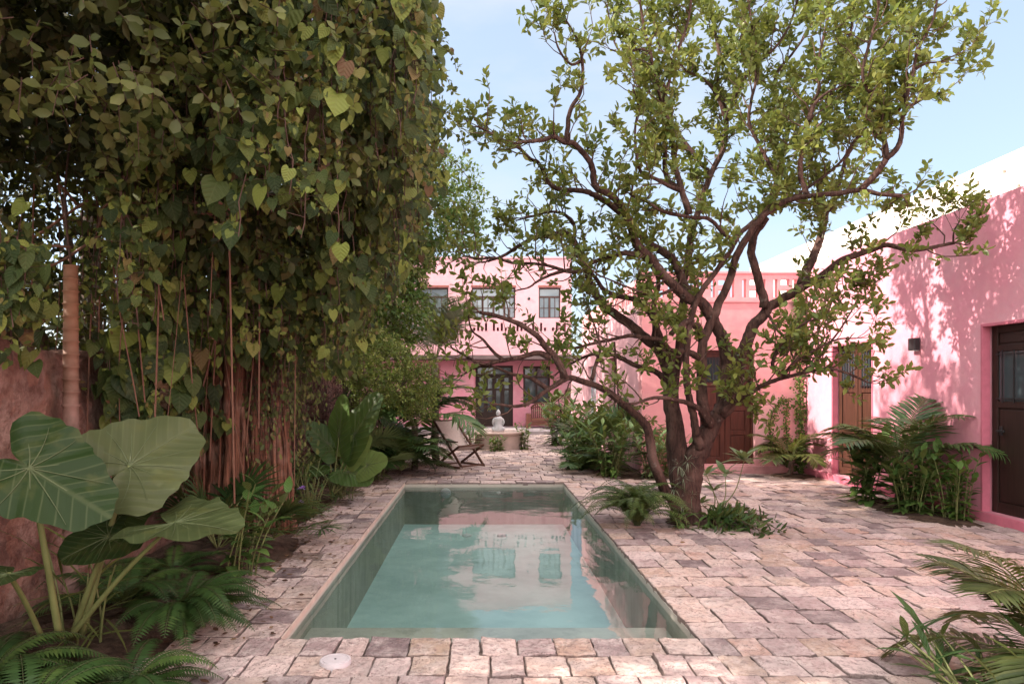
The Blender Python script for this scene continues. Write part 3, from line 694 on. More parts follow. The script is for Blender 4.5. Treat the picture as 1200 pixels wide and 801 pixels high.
# main house at the far end
HY = 23.4; LY = 24.7
house = thing('main_house', (0, HY + 3, 0), 'two storey pink house with brown framed windows at the end of the patio', 'house')
HL, HR = -9.0, 3.12; HT = 5.92
wins = [(-.30, 1.20), (2.0, 2.75), (-2.05, -1.10), (-4.4, -3.0)]
fr = []
for k in range(26):
    u = -.25 + k * .135
    if k % 5 == 4: continue
    fr.append((u, u + .075, 3.44, 3.72 if k % 2 else 3.56))
m = MB(); m.wall('Y', HY, HY + .28, HL, HR, 2.62, HT, [(a, b, 3.88, 4.93) for a, b in wins] + fr); m.build('upper_wall', HOUSEPINK, house)
m = MB(); m.box(HL, HR, HY + .36, HY + .40, 3.40, 3.78); m.build('fretwork_backing', simple('deep_pink_recess', (.48, .15, .20), .8), house)
m = MB(); m.wall('X', HR - .26, HR - .002, HY + .28, 30, 2.62, HT - .01); m.build('gable_wall', HOUSEPINK, house)
m = MB(); m.box(HL, HR - .01, HY + .30, 30, HT - .25, HT - .06); m.build('roof_slab', CREAM, house)
m = MB(); m.box(HL - .04, HR + .03, HY - .04, HY + .34, HT + .002, HT + .06); m.build('coping', HOUSEPINK, house)
m = MB(); m.box(HL, 3.8, HY - .02, 25.4, 2.48, 2.618); m.build('veranda_beam', simple('grey_mauve_lintel', (.17, .12, .12), .8), house)
lo = [(-.18, 1.18, .10, 2.30), (1.55, 2.52, .92, 2.28)]
m = MB(); m.wall('Y', LY, LY + .25, HL, 5.2, 0, 2.48, lo); m.build('lower_wall', PINK, house)
m = MB(); m.box(-1.42, -.22, HY + .9, LY - .01, .10, 2.47); m.build('pier', PINK, house)
m = MB(); m.box(3.14, 3.62, HY + .02, HY + .5, 0, 2.47); m.build('corner_pillar', HOUSEPINK, house)
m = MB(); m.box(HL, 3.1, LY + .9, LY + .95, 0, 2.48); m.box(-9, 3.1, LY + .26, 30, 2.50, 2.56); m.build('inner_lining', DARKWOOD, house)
for a, b in wins:
    f = MB(); z0, z1 = 3.88, 4.93; yb = HY + .10; w_ = .045
    f.box(a, a + w_, yb, yb + .06, z0, z1); f.box(b - w_, b, yb, yb + .06, z0, z1); f.box(a + w_, b - w_, yb, yb + .06, z0, z0 + w_); f.box(a + w_, b - w_, yb, yb + .06, z1 - w_, z1)
    zt = z1 - .34; f.box(a + w_, b - w_, yb + .002, yb + .058, zt, zt + .06)
    n = 4 if b - a > 1.2 else 2
    for k in range(1, n): u = a + (b - a) * k / n; f.box(u - .035, u + .035, yb + .004, yb + .056, z0 + w_, zt)
    for k in range(n):
        u = a + (b - a) * (k + .5) / n; f.box(u - .012, u + .012, yb + .01, yb + .05, z0 + w_, zt)
    f.box(a + w_, b - w_, yb + .012, yb + .048, (z0 + zt) / 2 - .012, (z0 + zt) / 2 + .012)
    o = f.build('window', FRAMEW, house); sub(o)
    q = MB(); q.box(a + w_, b - w_, yb + .025, yb + .032, z0 + w_, z1 - w_); q.build('pane', PALEGLASS, o)
    q = MB(); q.box(a - .02, b + .02, HY - .03, HY - .003, z1 + .01, z1 + .07); q.build('head_moulding', simple('terracotta_moulding', (.34, .12, .10), .8), o)
# veranda doors
f = MB(); yb = LY + .08
f.box(-.18, -.10, yb, yb + .08, .10, 2.30); f.box(1.10, 1.18, yb, yb + .08, .10, 2.30); f.box(-.10, 1.10, yb, yb + .08, 2.22, 2.30); f.box(-.10, 1.10, yb + .002, yb + .078, 1.93, 2.0)
o = f.build('veranda_door_frame', DARKWOOD, house); sub(o)
q = MB(); q.box(-.10, 1.10, yb + .05, yb + .055, .12, 2.22); q.build('pane', GLASS, o)
for k in range(4):
    a = -.10 + k * .30
    f = MB(); f.box(a, a + .07, yb - .02, yb + .03, .1, 1.93); f.box(a + .23, a + .30, yb - .02, yb + .03, .1, 1.93); f.box(a + .07, a + .23, yb - .018, yb + .028, .1, .62); f.box(a + .07, a + .23, yb - .018, yb + .028, 1.40, 1.47); f.box(a + .07, a + .23, yb - .018, yb + .028, 1.86, 1.93)
    o = f.build('veranda_door', DARKWOOD, house)
f = MB(); f.box(1.55, 1.62, yb, yb + .06, .92, 2.28); f.box(2.45, 2.52, yb, yb + .06, .92, 2.28); f.box(1.62, 2.45, yb, yb + .06, .92, 1.0); f.box(1.62, 2.45, yb, yb + .06, 2.2, 2.28); f.box(2.0, 2.07, yb + .002, yb + .055, 1.0, 2.2)
f.box(1.62, 2.45, yb + .005, yb + .05, 1.85, 1.90)
o = f.build('veranda_window', DARKWOOD, house); sub(o); q = MB(); q.box(1.62, 2.45, yb + .03, yb + .035, 1.0, 2.2); q.build('pane', GLASS, o)
l = Geo(); l.tube([(1.66, HY - .02, 4.55), (1.66, HY + .01, 4.55)], .05, 14); l.build('round_vent', IRON, house)
m = MB(); m.box(-6, 3.6, 21.9, LY, -.03, .10); struct(m.build('veranda_floor', simple('grey_cement_floor', (.36, .31, .32), .8, .2, 3)))
# round ornament on the veranda wall
orn = thing('wall_ornament', (3.0, LY - .03, 1.35), 'round carved ochre medallion hanging on the veranda wall above the bench', 'ornament')
oc = W(668, 460, LY - .02)
l = Geo(); l.tube([oc + V3(0, -.002, 0), oc + V3(0, -.04, 0), oc + V3(0, -.05, 0)], [.19, .185, .16], 24); l.build('disc', simple('old_ochre_disc', (.20, .13, .08), .8), orn)
l = Geo(); l.tube([oc + V3(0, -.051, 0), oc + V3(0, -.075, 0)], [.10, .09], 20); l.build('boss', simple('dark_boss', (.05, .035, .03), .7), orn)

# wall lamp
lc = np.array([RX, 8.9, 2.07])
lamp = thing('wall_lamp', (RX - .05, 8.9, 2.07), 'small black box lamp fixed on the sunlit pink wall between the doors', 'wall lamp')
m = MB(); m.box(RX - .085, RX - .012, 8.83, 8.97, 1.985, 2.145); m.build('housing', IRON, lamp, .006)
m = MB(); m.box(RX - .012, RX - .001, 8.86, 8.94, 2.02, 2.11); m.build('backplate', IRON, lamp)
m = MB(); m.box(RX - .075, RX - .022, 8.845, 8.955, 1.975, 1.984); m.build('diffuser', MATTE_WHITE, lamp)

# left boundary wall
BX = -2.92
bw = Geo(); ny, nz = 150, 20; pts = []; y0_, y1_ = .5, 23.2
for i in range(ny):
    for j in range(nz):
        yy = y0_ + (y1_ - y0_) * i / (ny - 1); zz = -.1 + (1.85 + .25 * min(1, max(0, (yy - 6) / 3))) * j / (nz - 1)
        pts.append((BX + .035 * math.sin(yy * 2.3 + zz * 3) + R.normal() * .016, yy, zz + (0 if j < nz - 1 else R.normal() * .03)))
n0 = len(pts)
for i in range(ny):
    q = pts[i * nz + nz - 1]; pts.append((q[0] - .35, q[1], q[2] + .02)); 
for i in range(ny): pts.append((BX - .38, pts[i * nz][1], -.1))
tr = []
for i in range(ny - 1):
    for j in range(nz - 1):
        q = i * nz + j; tr += [(q, q + nz, q + nz + 1), (q, q + nz + 1, q + 1)]
    a, b = i * nz + nz - 1, (i + 1) * nz + nz - 1; tr += [(a, b, n0 + i + 1), (a, n0 + i + 1, n0 + i)]
    tr += [(n0 + i, n0 + i + 1, n0 + ny + i + 1), (n0 + i, n0 + ny + i + 1, n0 + ny + i)]
bw.add(np.array(pts), np.array(tr), np.zeros((len(pts), 3)))
o = bw.build('boundary_wall', RUBBLE); tag(o, 'old pinkish rubble stone boundary wall behind the left planting bed', 'wall')

# ------------------------------------------------------------------ plants: builders
def smooth_path(p, n=6):
    p = np.asarray(p, float); out = []
    q = np.vstack([2 * p[0] - p[1], p, 2 * p[-1] - p[-2]])
    for i in range(1, len(q) - 2):
        for t in np.linspace(0, 1, n, endpoint=False):
            a, b, c, d_ = q[i - 1], q[i], q[i + 1], q[i + 2]
            out.append(.5 * ((2 * b) + (-a + c) * t + (2 * a - 5 * b + 4 * c - d_) * t * t + (-a + 3 * b - 3 * c + d_) * t ** 3))
    out.append(q[-2]); return np.array(out)
def sprigs(G, TW, P, D, L, k, size, width=.5, up=.35, T=T_TWO, droop=0, var=None, spread=.9, twr=.002, bend=.15, vspread=.3):
    """k leaves on each of n short twigs"""
    P = np.atleast_2d(P); n = len(P)
    if n == 0: return
    D = nrm(np.broadcast_to(D, (n, 3))); L = np.broadcast_to(L, (n,))
    X = nrm(np.cross(D, UP + V3(.01, .02, 0))); Y = np.cross(D, X)
    ph = R.random(n) * 6.28; v0 = R.random(n) if var is None else np.broadcast_to(var, (n,))
    if TW is not None: TW.prisms(P, P + D * L[:, None], twr * 1.3, twr * .6, 3)
    for j in range(k):
        f = (j + .6) / k; t = ph + j * 2.4 + R.normal(0, .3, n)
        rad = X * np.cos(t)[:, None] + Y * np.sin(t)[:, None]
        dd = nrm(D * (.35 + .5 * f) + rad * spread + UP * (.25 - droop) + R.normal(0, .18, (n, 3)))
        nn = nrm(UP * up + D * .3 - rad * .15 + R.normal(0, .45, (n, 3)))
        G.leaves(P + D * (L * f)[:, None], dd, nn, size * R.uniform(.65, 1.2, n), width * R.uniform(.85, 1.15, n), T, bend, np.clip(v0 * (1 - vspread) + R.random(n) * vspread, 0, 1))
def ellip(c, r, n, inner=.75, keep=None, lump=.18, seed=0):
    """points near the skin of a lumpy ellipsoid, with outward normals"""
    rg = np.random.default_rng(100 + seed)
    d_ = nrm(rg.normal(size=(n, 3))); f = inner + (1.03 - inner) * rg.random(n) ** .5
    lf = 1 + lump * (np.sin(d_[:, 0] * 5 + seed) * np.cos(d_[:, 1] * 4.3 + seed * 2) + .7 * np.sin(d_[:, 2] * 7 + d_[:, 0] * 3 + seed))
    p = np.array(c) + d_ * np.array(r) * (f * lf)[:, None]
    o = nrm(d_ / np.array(r))
    if keep is not None:
        k = keep(p); p, o = p[k], o[k]
    return p, o
def fern(G, S, c, n, L, seed=0, up=1.0, face=None, wid=.16):
    rg = np.random.default_rng(seed)
    for i in range(n):
        a = rg.random() * 6.28 if face is None else face + rg.normal() * .9
        l = L * rg.uniform(.65, 1.1); el = rg.uniform(.5, 1.25) * up
        d_ = V3(math.cos(a), math.sin(a), 0); pts = []; p = np.array(c, float) + d_ * .03
        for s in range(13):
            pts.append(p.copy()); e_ = el - 2.1 * s / 12 * (el * .55 + .35)
            p = p + (d_ * math.cos(e_) + UP * math.sin(e_)) * l / 12
        pts = np.array(pts); G_s = S; G_s.prisms(pts[:-1], pts[1:], .0025, .002, 3)
        m_ = 30; f = np.linspace(.1, .99, m_); idx = f * 12; i0 = idx.astype(int).clip(0, 11); fr_ = (idx - i0)[:, None]
        pp = pts[i0] * (1 - fr_) + pts[i0 + 1] * fr_; T = nrm(pts[i0 + 1] - pts[i0]); sd = nrm(np.cross(T, UP + T * .01)); N = nrm(np.cross(sd, T))
        ln = l * wid * np.sin(np.pi * (f * .86 + .13)) ** .7
        vv = rg.random() * .7
        for s_ in (-1, 1):
            G.leaves(pp, sd * s_ + T * .35 - UP * .12, N, ln * rg.uniform(.85, 1.1, m_), .24, T_NEEDLE, .12, vv + rg.random(m_) * .3)
def pinnate(G, S, base, az, el, L, seed=0, nl=34, ll=.30, lw=.09, droop=1.2, vshape=.5, var=.5, stalk=.25, sr=.008):
    rg = np.random.default_rng(seed); d_ = V3(math.cos(az), math.sin(az), 0); pts = []; p = np.array(base, float); n = 18
    for s in range(n + 1):
        pts.append(p.copy()); e_ = el - droop * (s / n) ** 1.4; p = p + (d_ * math.cos(e_) + UP * math.sin(e_)) * L / n
    pts = np.array(pts); S.tube(pts, np.linspace(sr, sr * .25, n + 1), 5, cap=False)
    f = np.linspace(stalk, .995, nl); idx = f * n; i0 = idx.astype(int).clip(0, n - 1); fr_ = (idx - i0)[:, None]
    pp = pts[i0] * (1 - fr_) + pts[i0 + 1] * fr_; T = nrm(pts[i0 + 1] - pts[i0]); sd = nrm(np.cross(T, UP)); N = nrm(np.cross(sd, T))
    g_ = (f - stalk) / (1 - stalk); ln = ll * (.55 + .75 * np.sin(np.pi * (g_ * .8 + .15))) 
    for s_ in (-1, 1):
        D = sd * s_ + T * (.45 + .7 * g_[:, None]) + N * vshape * .5 + rg.normal(0, .07, (nl, 3)) - UP * .1
        G.leaves(pp, D, N * 1.0 + sd * s_ * -.4, ln * rg.uniform(.85, 1.1, nl), lw, T_STRAP, .32, var + rg.normal(0, .12, nl))
def fanleaf(G, S, base, tip, L, seed=0, n=26, spreadang=2.3, lw=.07, var=.5, droop=.25, nrmv=None, sr=.006):
    rg = np.random.default_rng(seed); base = np.array(base, float); tip = np.array(tip, float)
    mid = (base + tip) / 2 + UP * .08 * np.linalg.norm(tip - base)
    S.tube(smooth_path([base, mid, tip], 4), sr, 5, cap=False)
    D = nrm(tip - base); N = nrm(UP + D * .2) if nrmv is None else nrm(nrmv); N = nrm(N - D * np.dot(N, D)); sd = np.cross(D, N)
    a = np.linspace(-spreadang, spreadang, n)
    dd = D * np.cos(a)[:, None] + sd * np.sin(a)[:, None] + N * .25 + rg.normal(0, .04, (n, 3))
    G.leaves(np.repeat(tip[None], n, 0), dd, np.repeat(N[None], n, 0), L * (.75 + .3 * np.cos(a / 1.6)) * rg.uniform(.9, 1.08, n), lw, T_STRAP, droop, var + rg.normal(0, .1, n))
def stalkplant(G, S, c, n, H, LL, LWd, seed=0, T=T_LANCE, lean=.25, k=9, var=None, face=None, bend=.35, start=.08):
    """upright stems with broad alternate leaves (ginger, heliconia, shrub)"""
    rg = np.random.default_rng(seed)
    for i in range(n):
        a = rg.random() * 6.28 if face is None else face + rg.normal() * .8
        d_ = V3(math.cos(a), math.sin(a), 0); h = H * rg.uniform(.6, 1.05); b = np.array(c, float) + d_ * rg.random() * .12 + V3(rg.normal() * .04, rg.normal() * .04, 0)
        pts = np.array([b + d_ * lean * h * (s / 6) ** 1.6 + UP * h * s / 6 for s in range(7)]); S.tube(pts, np.linspace(.008, .004, 7), 5, cap=False)
        f = np.linspace(start, 1, k); idx = f * 6; i0 = idx.astype(int).clip(0, 5); fr_ = (idx - i0)[:, None]; pp = pts[i0] * (1 - fr_) + pts[i0 + 1] * fr_
        t = np.arange(k) * 2.6 + rg.random() * 6; rad = np.stack([np.cos(t), np.sin(t), np.zeros(k)], 1)
        el = (.2 + .8 * f ** 2)[:, None]
        v0 = rg.random() * .6 if var is None else var
        G.leaves(pp, rad * (1.1 - .5 * el) + UP * el * .9 + rg.normal(0, .12, (k, 3)), UP + rad * -.3 + rg.normal(0, .15, (k, 3)), LL * rg.uniform(.7, 1.1, k), LWd, T, bend, v0 + rg.random(k) * .35)
def rosette(G, c, n, LL, LWd, seed=0, elv=(.3, 1.2), T=T_LANCE, bend=.35, var=.5):
    rg = np.random.default_rng(seed); t = np.arange(n) * 2.4 + rg.random(); el = rg.uniform(elv[0], elv[1], n)
    d_ = np.stack([np.cos(t) * np.cos(el), np.sin(t) * np.cos(el), np.sin(el)], 1)
    G.leaves(np.repeat(np.array(c, float)[None], n, 0) + d_ * .01, d_, UP - d_ * .3 + rg.normal(0, .1, (n, 3)), LL * rg.uniform(.7, 1.1, n), LWd, T, bend, var + rg.normal(0, .2, n))

# ------------------------------------------------------------------ the big multi-stemmed tree on the patio
tree = thing('patio_tree', (2.3, 7.6, 0), 'gnarled multi stemmed tree with reddish bark rising from the paving right of the pool', 'tree')
TG = Geo(); LG = Geo(); TWG = Geo()
# limbs seen in the photo: (points px,py,depth), radius at start / end in px, leafiness
LIMBS = [
 # trunk
 ([(803,622,7.6),(803,600,7.6),(806,570,7.6),(811,545,7.6),(820,522,7.6),(831,502,7.6),(842,486,7.6)], 25, 11, 0),
 ([(800,600,7.65),(797,560,7.66),(795,525,7.7),(789,485,7.72),(786,455,7.72),(784,432,7.7),(778,412,7.7),(768,396,7.68)], 15, 8.5, 0),
 ([(795,590,7.8),(789,540,7.9),(788,490,7.95),(790,440,8.0),(797,400,8.0),(800,360,8.0),(803,320,8.1),(812,270,8.2),(822,235,8.3),(834,203,8.4),(849,169,8.5),(851,135,8.6),(841,101,8.7),(843,67,8.7),(836,27,8.8),(828,-20,8.9)], 9, 2, 1),
 ([(842,488,7.6),(849,470,7.62),(850,440,7.65),(850,418,7.65),(847,396,7.62),(836,376,7.55),(826,358,7.5),(810,350,7.45),(792,338,7.4),(772,316,7.35),(760,300,7.3),(748,288,7.25),(739,262,7.15),(727,240,7.05),(712,226,6.95),(698,218,6.9),(694,197,6.85),(687,183,6.8),(672,168,6.75),(660,166,6.7),(648,160,6.65),(634,164,6.6),(618,166,6.5)], 10.5, 3, 1),
 ([(845,482,7.65),(857,462,7.7),(864,440,7.75),(868,420,7.8),(874,403,7.8),(884,382,7.8),(898,364,7.8),(912,352,7.8),(932,342,7.75),(950,331,7.7),(967,320,7.65),(988,304,7.6),(1015,295,7.5),(1041,287,7.4),(1065,293,7.35),(1089,290,7.3),(1119,285,7.2)], 12, 2.5, .55),
 # left stem continuing
 ([(784,432,7.7),(772,410,7.72),(756,396,7.75),(732,376,7.8),(712,362,7.85),(700,348,7.9),(692,330,7.95),(686,312,8.0),(680,300,8.05),(672,280,8.1),(660,272,8.15),(644,276,8.2),(626,278,8.3),(608,288,8.4),(590,300,8.5),(572,306,8.5)], 8.5, 2, 1),
 ([(768,396,7.68),(769,380,7.65),(756,360,7.6),(741,350,7.6),(724,346,7.6),(706,338,7.6),(694,320,7.6),(684,312,7.6),(668,300,7.5)], 6, 2, .8),
 ([(780,416,7.6),(770,385,7.5),(766,360,7.45),(772,335,7.5),(768,318,7.5),(752,300,7.5),(748,285,7.4)], 5, 2, .6),
 # parallel limb behind limb A
 ([(806,350,7.7),(800,330,7.8),(796,318,7.8),(786,302,7.8),(765,288,7.8),(745,270,7.8),(728,250,7.8),(712,238,7.75),(696,228,7.7),(682,224,7.6),(660,222,7.5),(650,220,7.45),(640,208,7.4),(632,192,7.35),(622,186,7.3),(606,172,7.2),(590,164,7.1),(575,156,7.05),(562,149,7)], 7, 1.8, 1),
 # limb leading to the low left
 ([(797,605,7.55),(789,586,7.5),(777,568,7.45),(767,540,7.35),(760,507,7.3),(747,487,7.25),(720,465,7.15),(697,451,7.05),(668,443,6.95),(652,450,6.9),(638,459,6.85),(620,472,6.8),(602,476,6.75),(584,474,6.7)], 9.5, 2, .35),
 ([(662,444,6.95),(654,424,6.9),(644,412,6.9),(628,392,6.85),(606,378,6.8),(580,370,6.75),(562,366,6.7)], 6, 2.6, .35),
 ([(646,418,6.9),(630,414,6.9),(610,418,6.9),(588,422,6.9),(566,427,6.9),(548,418,6.9),(530,408,6.9)], 5, 1.5, .6),
 ([(590,422,6.9),(578,412,6.9),(566,398,6.85),(552,385,6.8),(548,360,6.8)], 3, 1, .7),
 ([(640,455,6.88),(620,442,6.9),(600,438,6.9),(580,430,6.9),(560,430,7.0),(540,440,7.0)], 3.6, 1.2, .4),
 ([(782,446,7.7),(770,436,7.7),(750,430,7.65),(730,421,7.6),(716,416,7.55),(694,415,7.5),(675,423,7.5),(660,432,7.5)], 5, 1.5, .7),
 ([(822,420,7.5),(812,415,7.45),(800,412,7.4),(786,410,7.35),(772,398,7.3),(750,394,7.3),(736,394,7.3),(714,398,7.3),(696,402,7.25),(676,408,7.2)], 5.5, 2, .7),
 ([(824,392,7.5),(816,382,7.45),(806,377,7.4),(796,384,7.35),(786,392,7.35)], 5.5, 4, 0),
 ([(752,298,7.25),(738,297,7.3),(726,298,7.35),(710,302,7.4),(694,308,7.45),(680,318,7.5),(665,318,7.5),(652,314,7.5),(628,309,7.5),(600,308,7.5),(580,302,7.5),(562,303,7.5),(545,300,7.5)], 4.4, 1.5, .9),
 ([(672,262,8.1),(662,252,8.1),(644,248,8.1),(622,254,8.2),(606,258,8.2)], 3, 1, 1),
 ([(672,280,8.1),(674,270,8.1),(670,258,8.1),(660,250,8.1)], 3, 2, .5),
 ([(670,316,7.5),(654,319,7.5),(640,324,7.5),(628,331,7.5),(619,337,7.5),(606,340,7.5)], 3.2, 1, .5),
 # centre stems
 ([(820,525,7.5),(817,512,7.45),(815,497,7.4),(810,477,7.4),(806,455,7.4),(804,430,7.4),(806,396,7.4),(812,365,7.4),(824,338,7.4),(838,320,7.4),(848,305,7.35),(860,286,7.3),(846,272,7.25),(830,256,7.2),(806,254,7.15),(775,246,7.1),(757,236,7.1),(741,229,7.0)], 6.5, 2.2, .5),
 ([(832,498,7.55),(824,480,7.5),(821,460,7.5),(822,430,7.5),(823,405,7.5),(828,388,7.5),(840,360,7.5),(852,336,7.45),(864,300,7.4),(876,278,7.35),(888,260,7.3),(900,248,7.25),(920,236,7.2),(946,230,7.1),(980,226,7.0),(1008,223,6.95),(1030,227,6.9),(1055,229,6.85)], 8.5, 3, .5),
 ([(860,286,7.3),(866,275,7.4),(880,262,7.5),(900,245,7.5),(911,222,7.6),(905,200,7.6),(890,170,7.7),(878,144,7.7),(880,120,7.7),(886,94,7.7),(884,60,7.8),(880,20,7.8),(874,-20,7.9)], 4, 1.6, 1),
 ([(895,360,7.75),(892,340,7.7),(884,310,7.6),(881,288,7.55),(886,272,7.5),(898,256,7.4)], 6.5, 5, .1),
 ([(808,252,7.15),(800,226,7.15),(793,200,7.2),(789,170,7.2),(784,145,7.2),(777,123,7.2),(768,95,7.2),(762,61,7.2),(754,30,7.2),(748,-15,7.2)], 5, 1.8, 1),
 ([(799,222,7.15),(782,210,7.3),(779,180,7.3),(779,150,7.25),(778,123,7.2),(783,100,7.2),(792,64,7.25),(806,27,7.3),(812,-20,7.4)], 4, 1.6, 1),
 ([(799,224,7.15),(784,218,7.1),(768,209,7.0),(752,203,6.95),(746,180,6.9),(744,150,6.9),(748,126,6.9),(742,105,6.85)], 3.5, 1.2, .8),
 ([(664,166,6.7),(665,150,6.7),(668,130,6.7),(680,108,6.7),(683,85,6.65),(681,65,6.6),(676,45,6.6),(664,25,6.6)], 4.2, 1.4, .5),
 ([(681,72,6.65),(668,75,6.6),(655,58,6.6),(650,40,6.55)], 2.4, 1, .8),
 ([(762,61,7.2),(750,58,7.15),(730,62,7.1),(715,58,7.1)], 2, 1, .4),
 ([(851,140,8.5),(838,108,8.5),(822,91,8.5),(802,81,8.4),(790,60,8.4)], 3.2, 1.2, .9),
 ([(845,75,8.7),(858,60,8.7),(868,45,8.7),(874,10,8.7)], 2.6, 1, 1),
 ([(851,140,8.5),(856,125,8.4),(864,108,8.3),(882,80,8.2),(908,56,8.1),(925,30,8.1),(938,-10,8.1)], 3.6, 1.2, 1),
 # right-hand uprights
 ([(946,230,7.1),(940,212,7.1),(938,190,7.1),(944,166,7.1),(946,150,7.15),(952,122,7.2),(960,104,7.2),(958,80,7.3),(966,40,7.3),(975,0,7.4),(980,-40,7.4)], 4.2, 1.4, 1),
 ([(948,142,7.15),(955,122,7.1),(968,110,7.05),(982,103,7.0)], 3, 1.6, .3),
 ([(890,255,7.5),(905,225,7.8),(915,190,8.0),(922,150,8.2),(908,94,8.4),(928,64,8.4),(950,30,8.4),(962,-10,8.4)], 3.8, 1.2, 1),
 ([(1010,222,6.95),(1025,205,6.9),(1038,185,6.85),(1036,165,6.85),(1024,156,6.85),(1034,140,6.8),(1030,122,6.8),(1014,100,6.8),(1012,76,6.8),(1024,34,6.8),(1030,5,6.8),(1034,-40,6.8)], 5, 1.4, 1),
 ([(1038,186,6.85),(1052,172,6.8),(1056,158,6.8),(1058,138,6.75),(1066,100,6.7),(1076,60,6.7),(1094,20,6.7),(1102,-30,6.7)], 4.5, 1.3, 1),
 ([(1062,110,6.72),(1050,130,6.9),(1040,110,7.1),(1050,70,7.2),(1062,38,7.2),(1054,8,7.2),(1050,-30,7.2)], 3.2, 1.5, .9),
 ([(1072,80,6.7),(1086,74,6.65),(1102,72,6.6),(1126,62,6.55)], 2, .8, .5),
 ([(1060,130,6.75),(1078,118,6.7),(1092,112,6.7),(1106,107,6.65)], 2.2, 1.2, .15),
 ([(940,333,7.75),(946,316,7.8),(953,301,7.85),(959,285,7.9),(966,262,7.95),(968,248,8.0),(964,236,8.0),(959,218,8.05),(950,190,8.1),(962,150,8.2),(975,110,8.2),(990,70,8.3),(1000,20,8.3),(1005,-30,8.3)], 7.5, 1.5, .9),
 ([(967,250,8.0),(978,232,7.95),(986,205,7.95),(995,175,8.0),(1010,150,8.0),(990,130,8.1),(1000,95,8.1)], 4.5, 1.3, .9),
 ([(900,250,7.3),(925,232,7.5),(955,215,7.6),(985,190,7.6),(1005,165,7.6),(1020,140,7.6)], 3, 1.2, .9),
 ([(834,204,8.4),(820,190,8.5),(806,170,8.6),(790,150,8.7),(770,120,8.8),(742,80,8.9),(720,50,9.0),(712,10,9.0)], 3.2, 1.1, .9),
 # low right boughs
 ([(846,482,7.5),(862,470,7.4),(879,460,7.3),(902,447,7.15),(925,441,7.05),(946,436,6.95),(975,432,6.9),(1000,440,6.85),(1018,448,6.8)], 5, 1.4, .85),
 ([(925,441,7.05),(912,436,7.1),(905,428,7.1),(912,408,7.0),(925,395,6.95),(940,380,6.9),(960,372,6.9)], 4, 1.2, 1),
 ([(918,440,7.05),(930,425,6.9),(955,410,6.8),(980,398,6.75),(1004,396,6.7)], 2.8, 1, 1.1),
 ([(940,436,6.95),(955,425,7.2),(970,405,7.4),(985,385,7.5),(1000,360,7.6)], 2.5, 1, .9),
 ([(967,322,7.65),(975,345,7.5),(970,365,7.4),(960,385,7.3)], 2.4, 1, .8),
 ([(898,364,7.8),(910,385,7.6),(922,400,7.4),(930,420,7.2)], 2.4, 1, .6),
 ([(988,306,7.6),(985,320,7.6),(1000,330,7.5),(1014,332,7.5)], 1.8, .8, .7),
 ([(1117,286,7.2),(1118,272,7.15),(1125,258,7.1)], 1.5, .7, .9),
 # small bough low on the trunk
 ([(833,498,7.5),(820,480,7.35),(802,471,7.25),(777,466,7.1),(760,467,7.05),(742,473,7.0),(726,470,6.95)], 5, 1.4, .4),
 ([(693,445,7.05),(697,430,7.1),(703,410,7.2),(698,385,7.3),(690,365,7.4)], 3.4, 1, .8),
 ([(720,400,7.3),(722,430,7.4),(724,455,7.4),(725,478,7.4)], 1.6, 1, .2),
 ([(790,338,7.4),(770,345,7.2),(745,340,7.0),(720,330,6.9),(700,322,6.9)], 2.6, 1, .6),
 ([(868,425,7.8),(872,440,7.6),(880,452,7.5),(868,462,7.4)], 2.4, 1, 1),
]
crownC = V3(2.6, 7.5, 3.6)
sec = []                             # secondary branches
for pts, r0, r1, leafy in LIMBS:
    P = np.array([W(*p) for p in pts]); n_ = 5; S_ = smooth_path(P, n_)
    dep = S_[:, 1]; fpx = np.linspace(0, 1, len(S_)); rp = (r0 + (r1 - r0) * fpx ** .7) * (.85 - .10 * min(1, len(S_) / 60) * fpx)
    rad = rp * dep / F
    wob = R.normal(0, 1, S_.shape); wob = (wob + np.roll(wob, 1, 0) + np.roll(wob, -1, 0)) / 3
    S_ = S_ + wob * np.minimum(rad[:, None] * .22, .012)
    if r0 > 20: rad[0:3] *= 1.25
    TG.tube(S_, rad, 18 if r0 > 8 else 9, rough=.10)
    if leafy <= 0: continue
    seg = np.linalg.norm(np.diff(S_, axis=0), axis=1); acc = 0; step = .088 / leafy
    for i in range(len(S_) - 1):
        if rad[i] > .040 and leafy < .9: continue
        if rad[i] > .052: continue
        if fpx[i] < .12: continue
        acc += seg[i]
        while acc > step:
            acc -= step
            T = nrm(S_[i + 1] - S_[i]); rnd = R.normal(size=3); perp = nrm(rnd - T * np.dot(rnd, T))
            outw = nrm(S_[i] - crownC)
            D = nrm(T * .45 + perp * .9 + UP * .35 + outw * .25)
            if D[1] * 1 and S_[i][1] > 9.0: D[1] = -abs(D[1])
            sec.append((S_[i], D, R.uniform(.22, .62), rad[i]))
    T = nrm(S_[-1] - S_[-3])
    for q in range(3 if leafy > .2 else 1): sec.append((S_[-1], nrm(T + R.normal(0, .45, 3) + UP * .2), R.uniform(.2, .45), rad[-1]))
sp_P = []; sp_D = []
for b, D, L, r in sec:
    k = 5; p = b.copy(); d_ = D.copy(); r_ = min(r * .55, .0085)
    pts = [p.copy()]
    for s in range(k):
        d_ = nrm(d_ + R.normal(0, .28, 3) + UP * .10); p = p + d_ * L / k; pts.append(p.copy())
        if s >= 1:
            for q in range(2 if s < k - 1 else 3):
                sp_P.append(p.copy()); sp_D.append(nrm(d_ * .6 + R.normal(0, .7, 3) + UP * .35))
    pts = np.array(pts); rr = np.linspace(r_, .0022, k + 1); TWG.prisms(pts[:-1], pts[1:], rr[:-1], rr[1:], 4)
sp_P = np.array(sp_P); sp_D = np.array(sp_D)
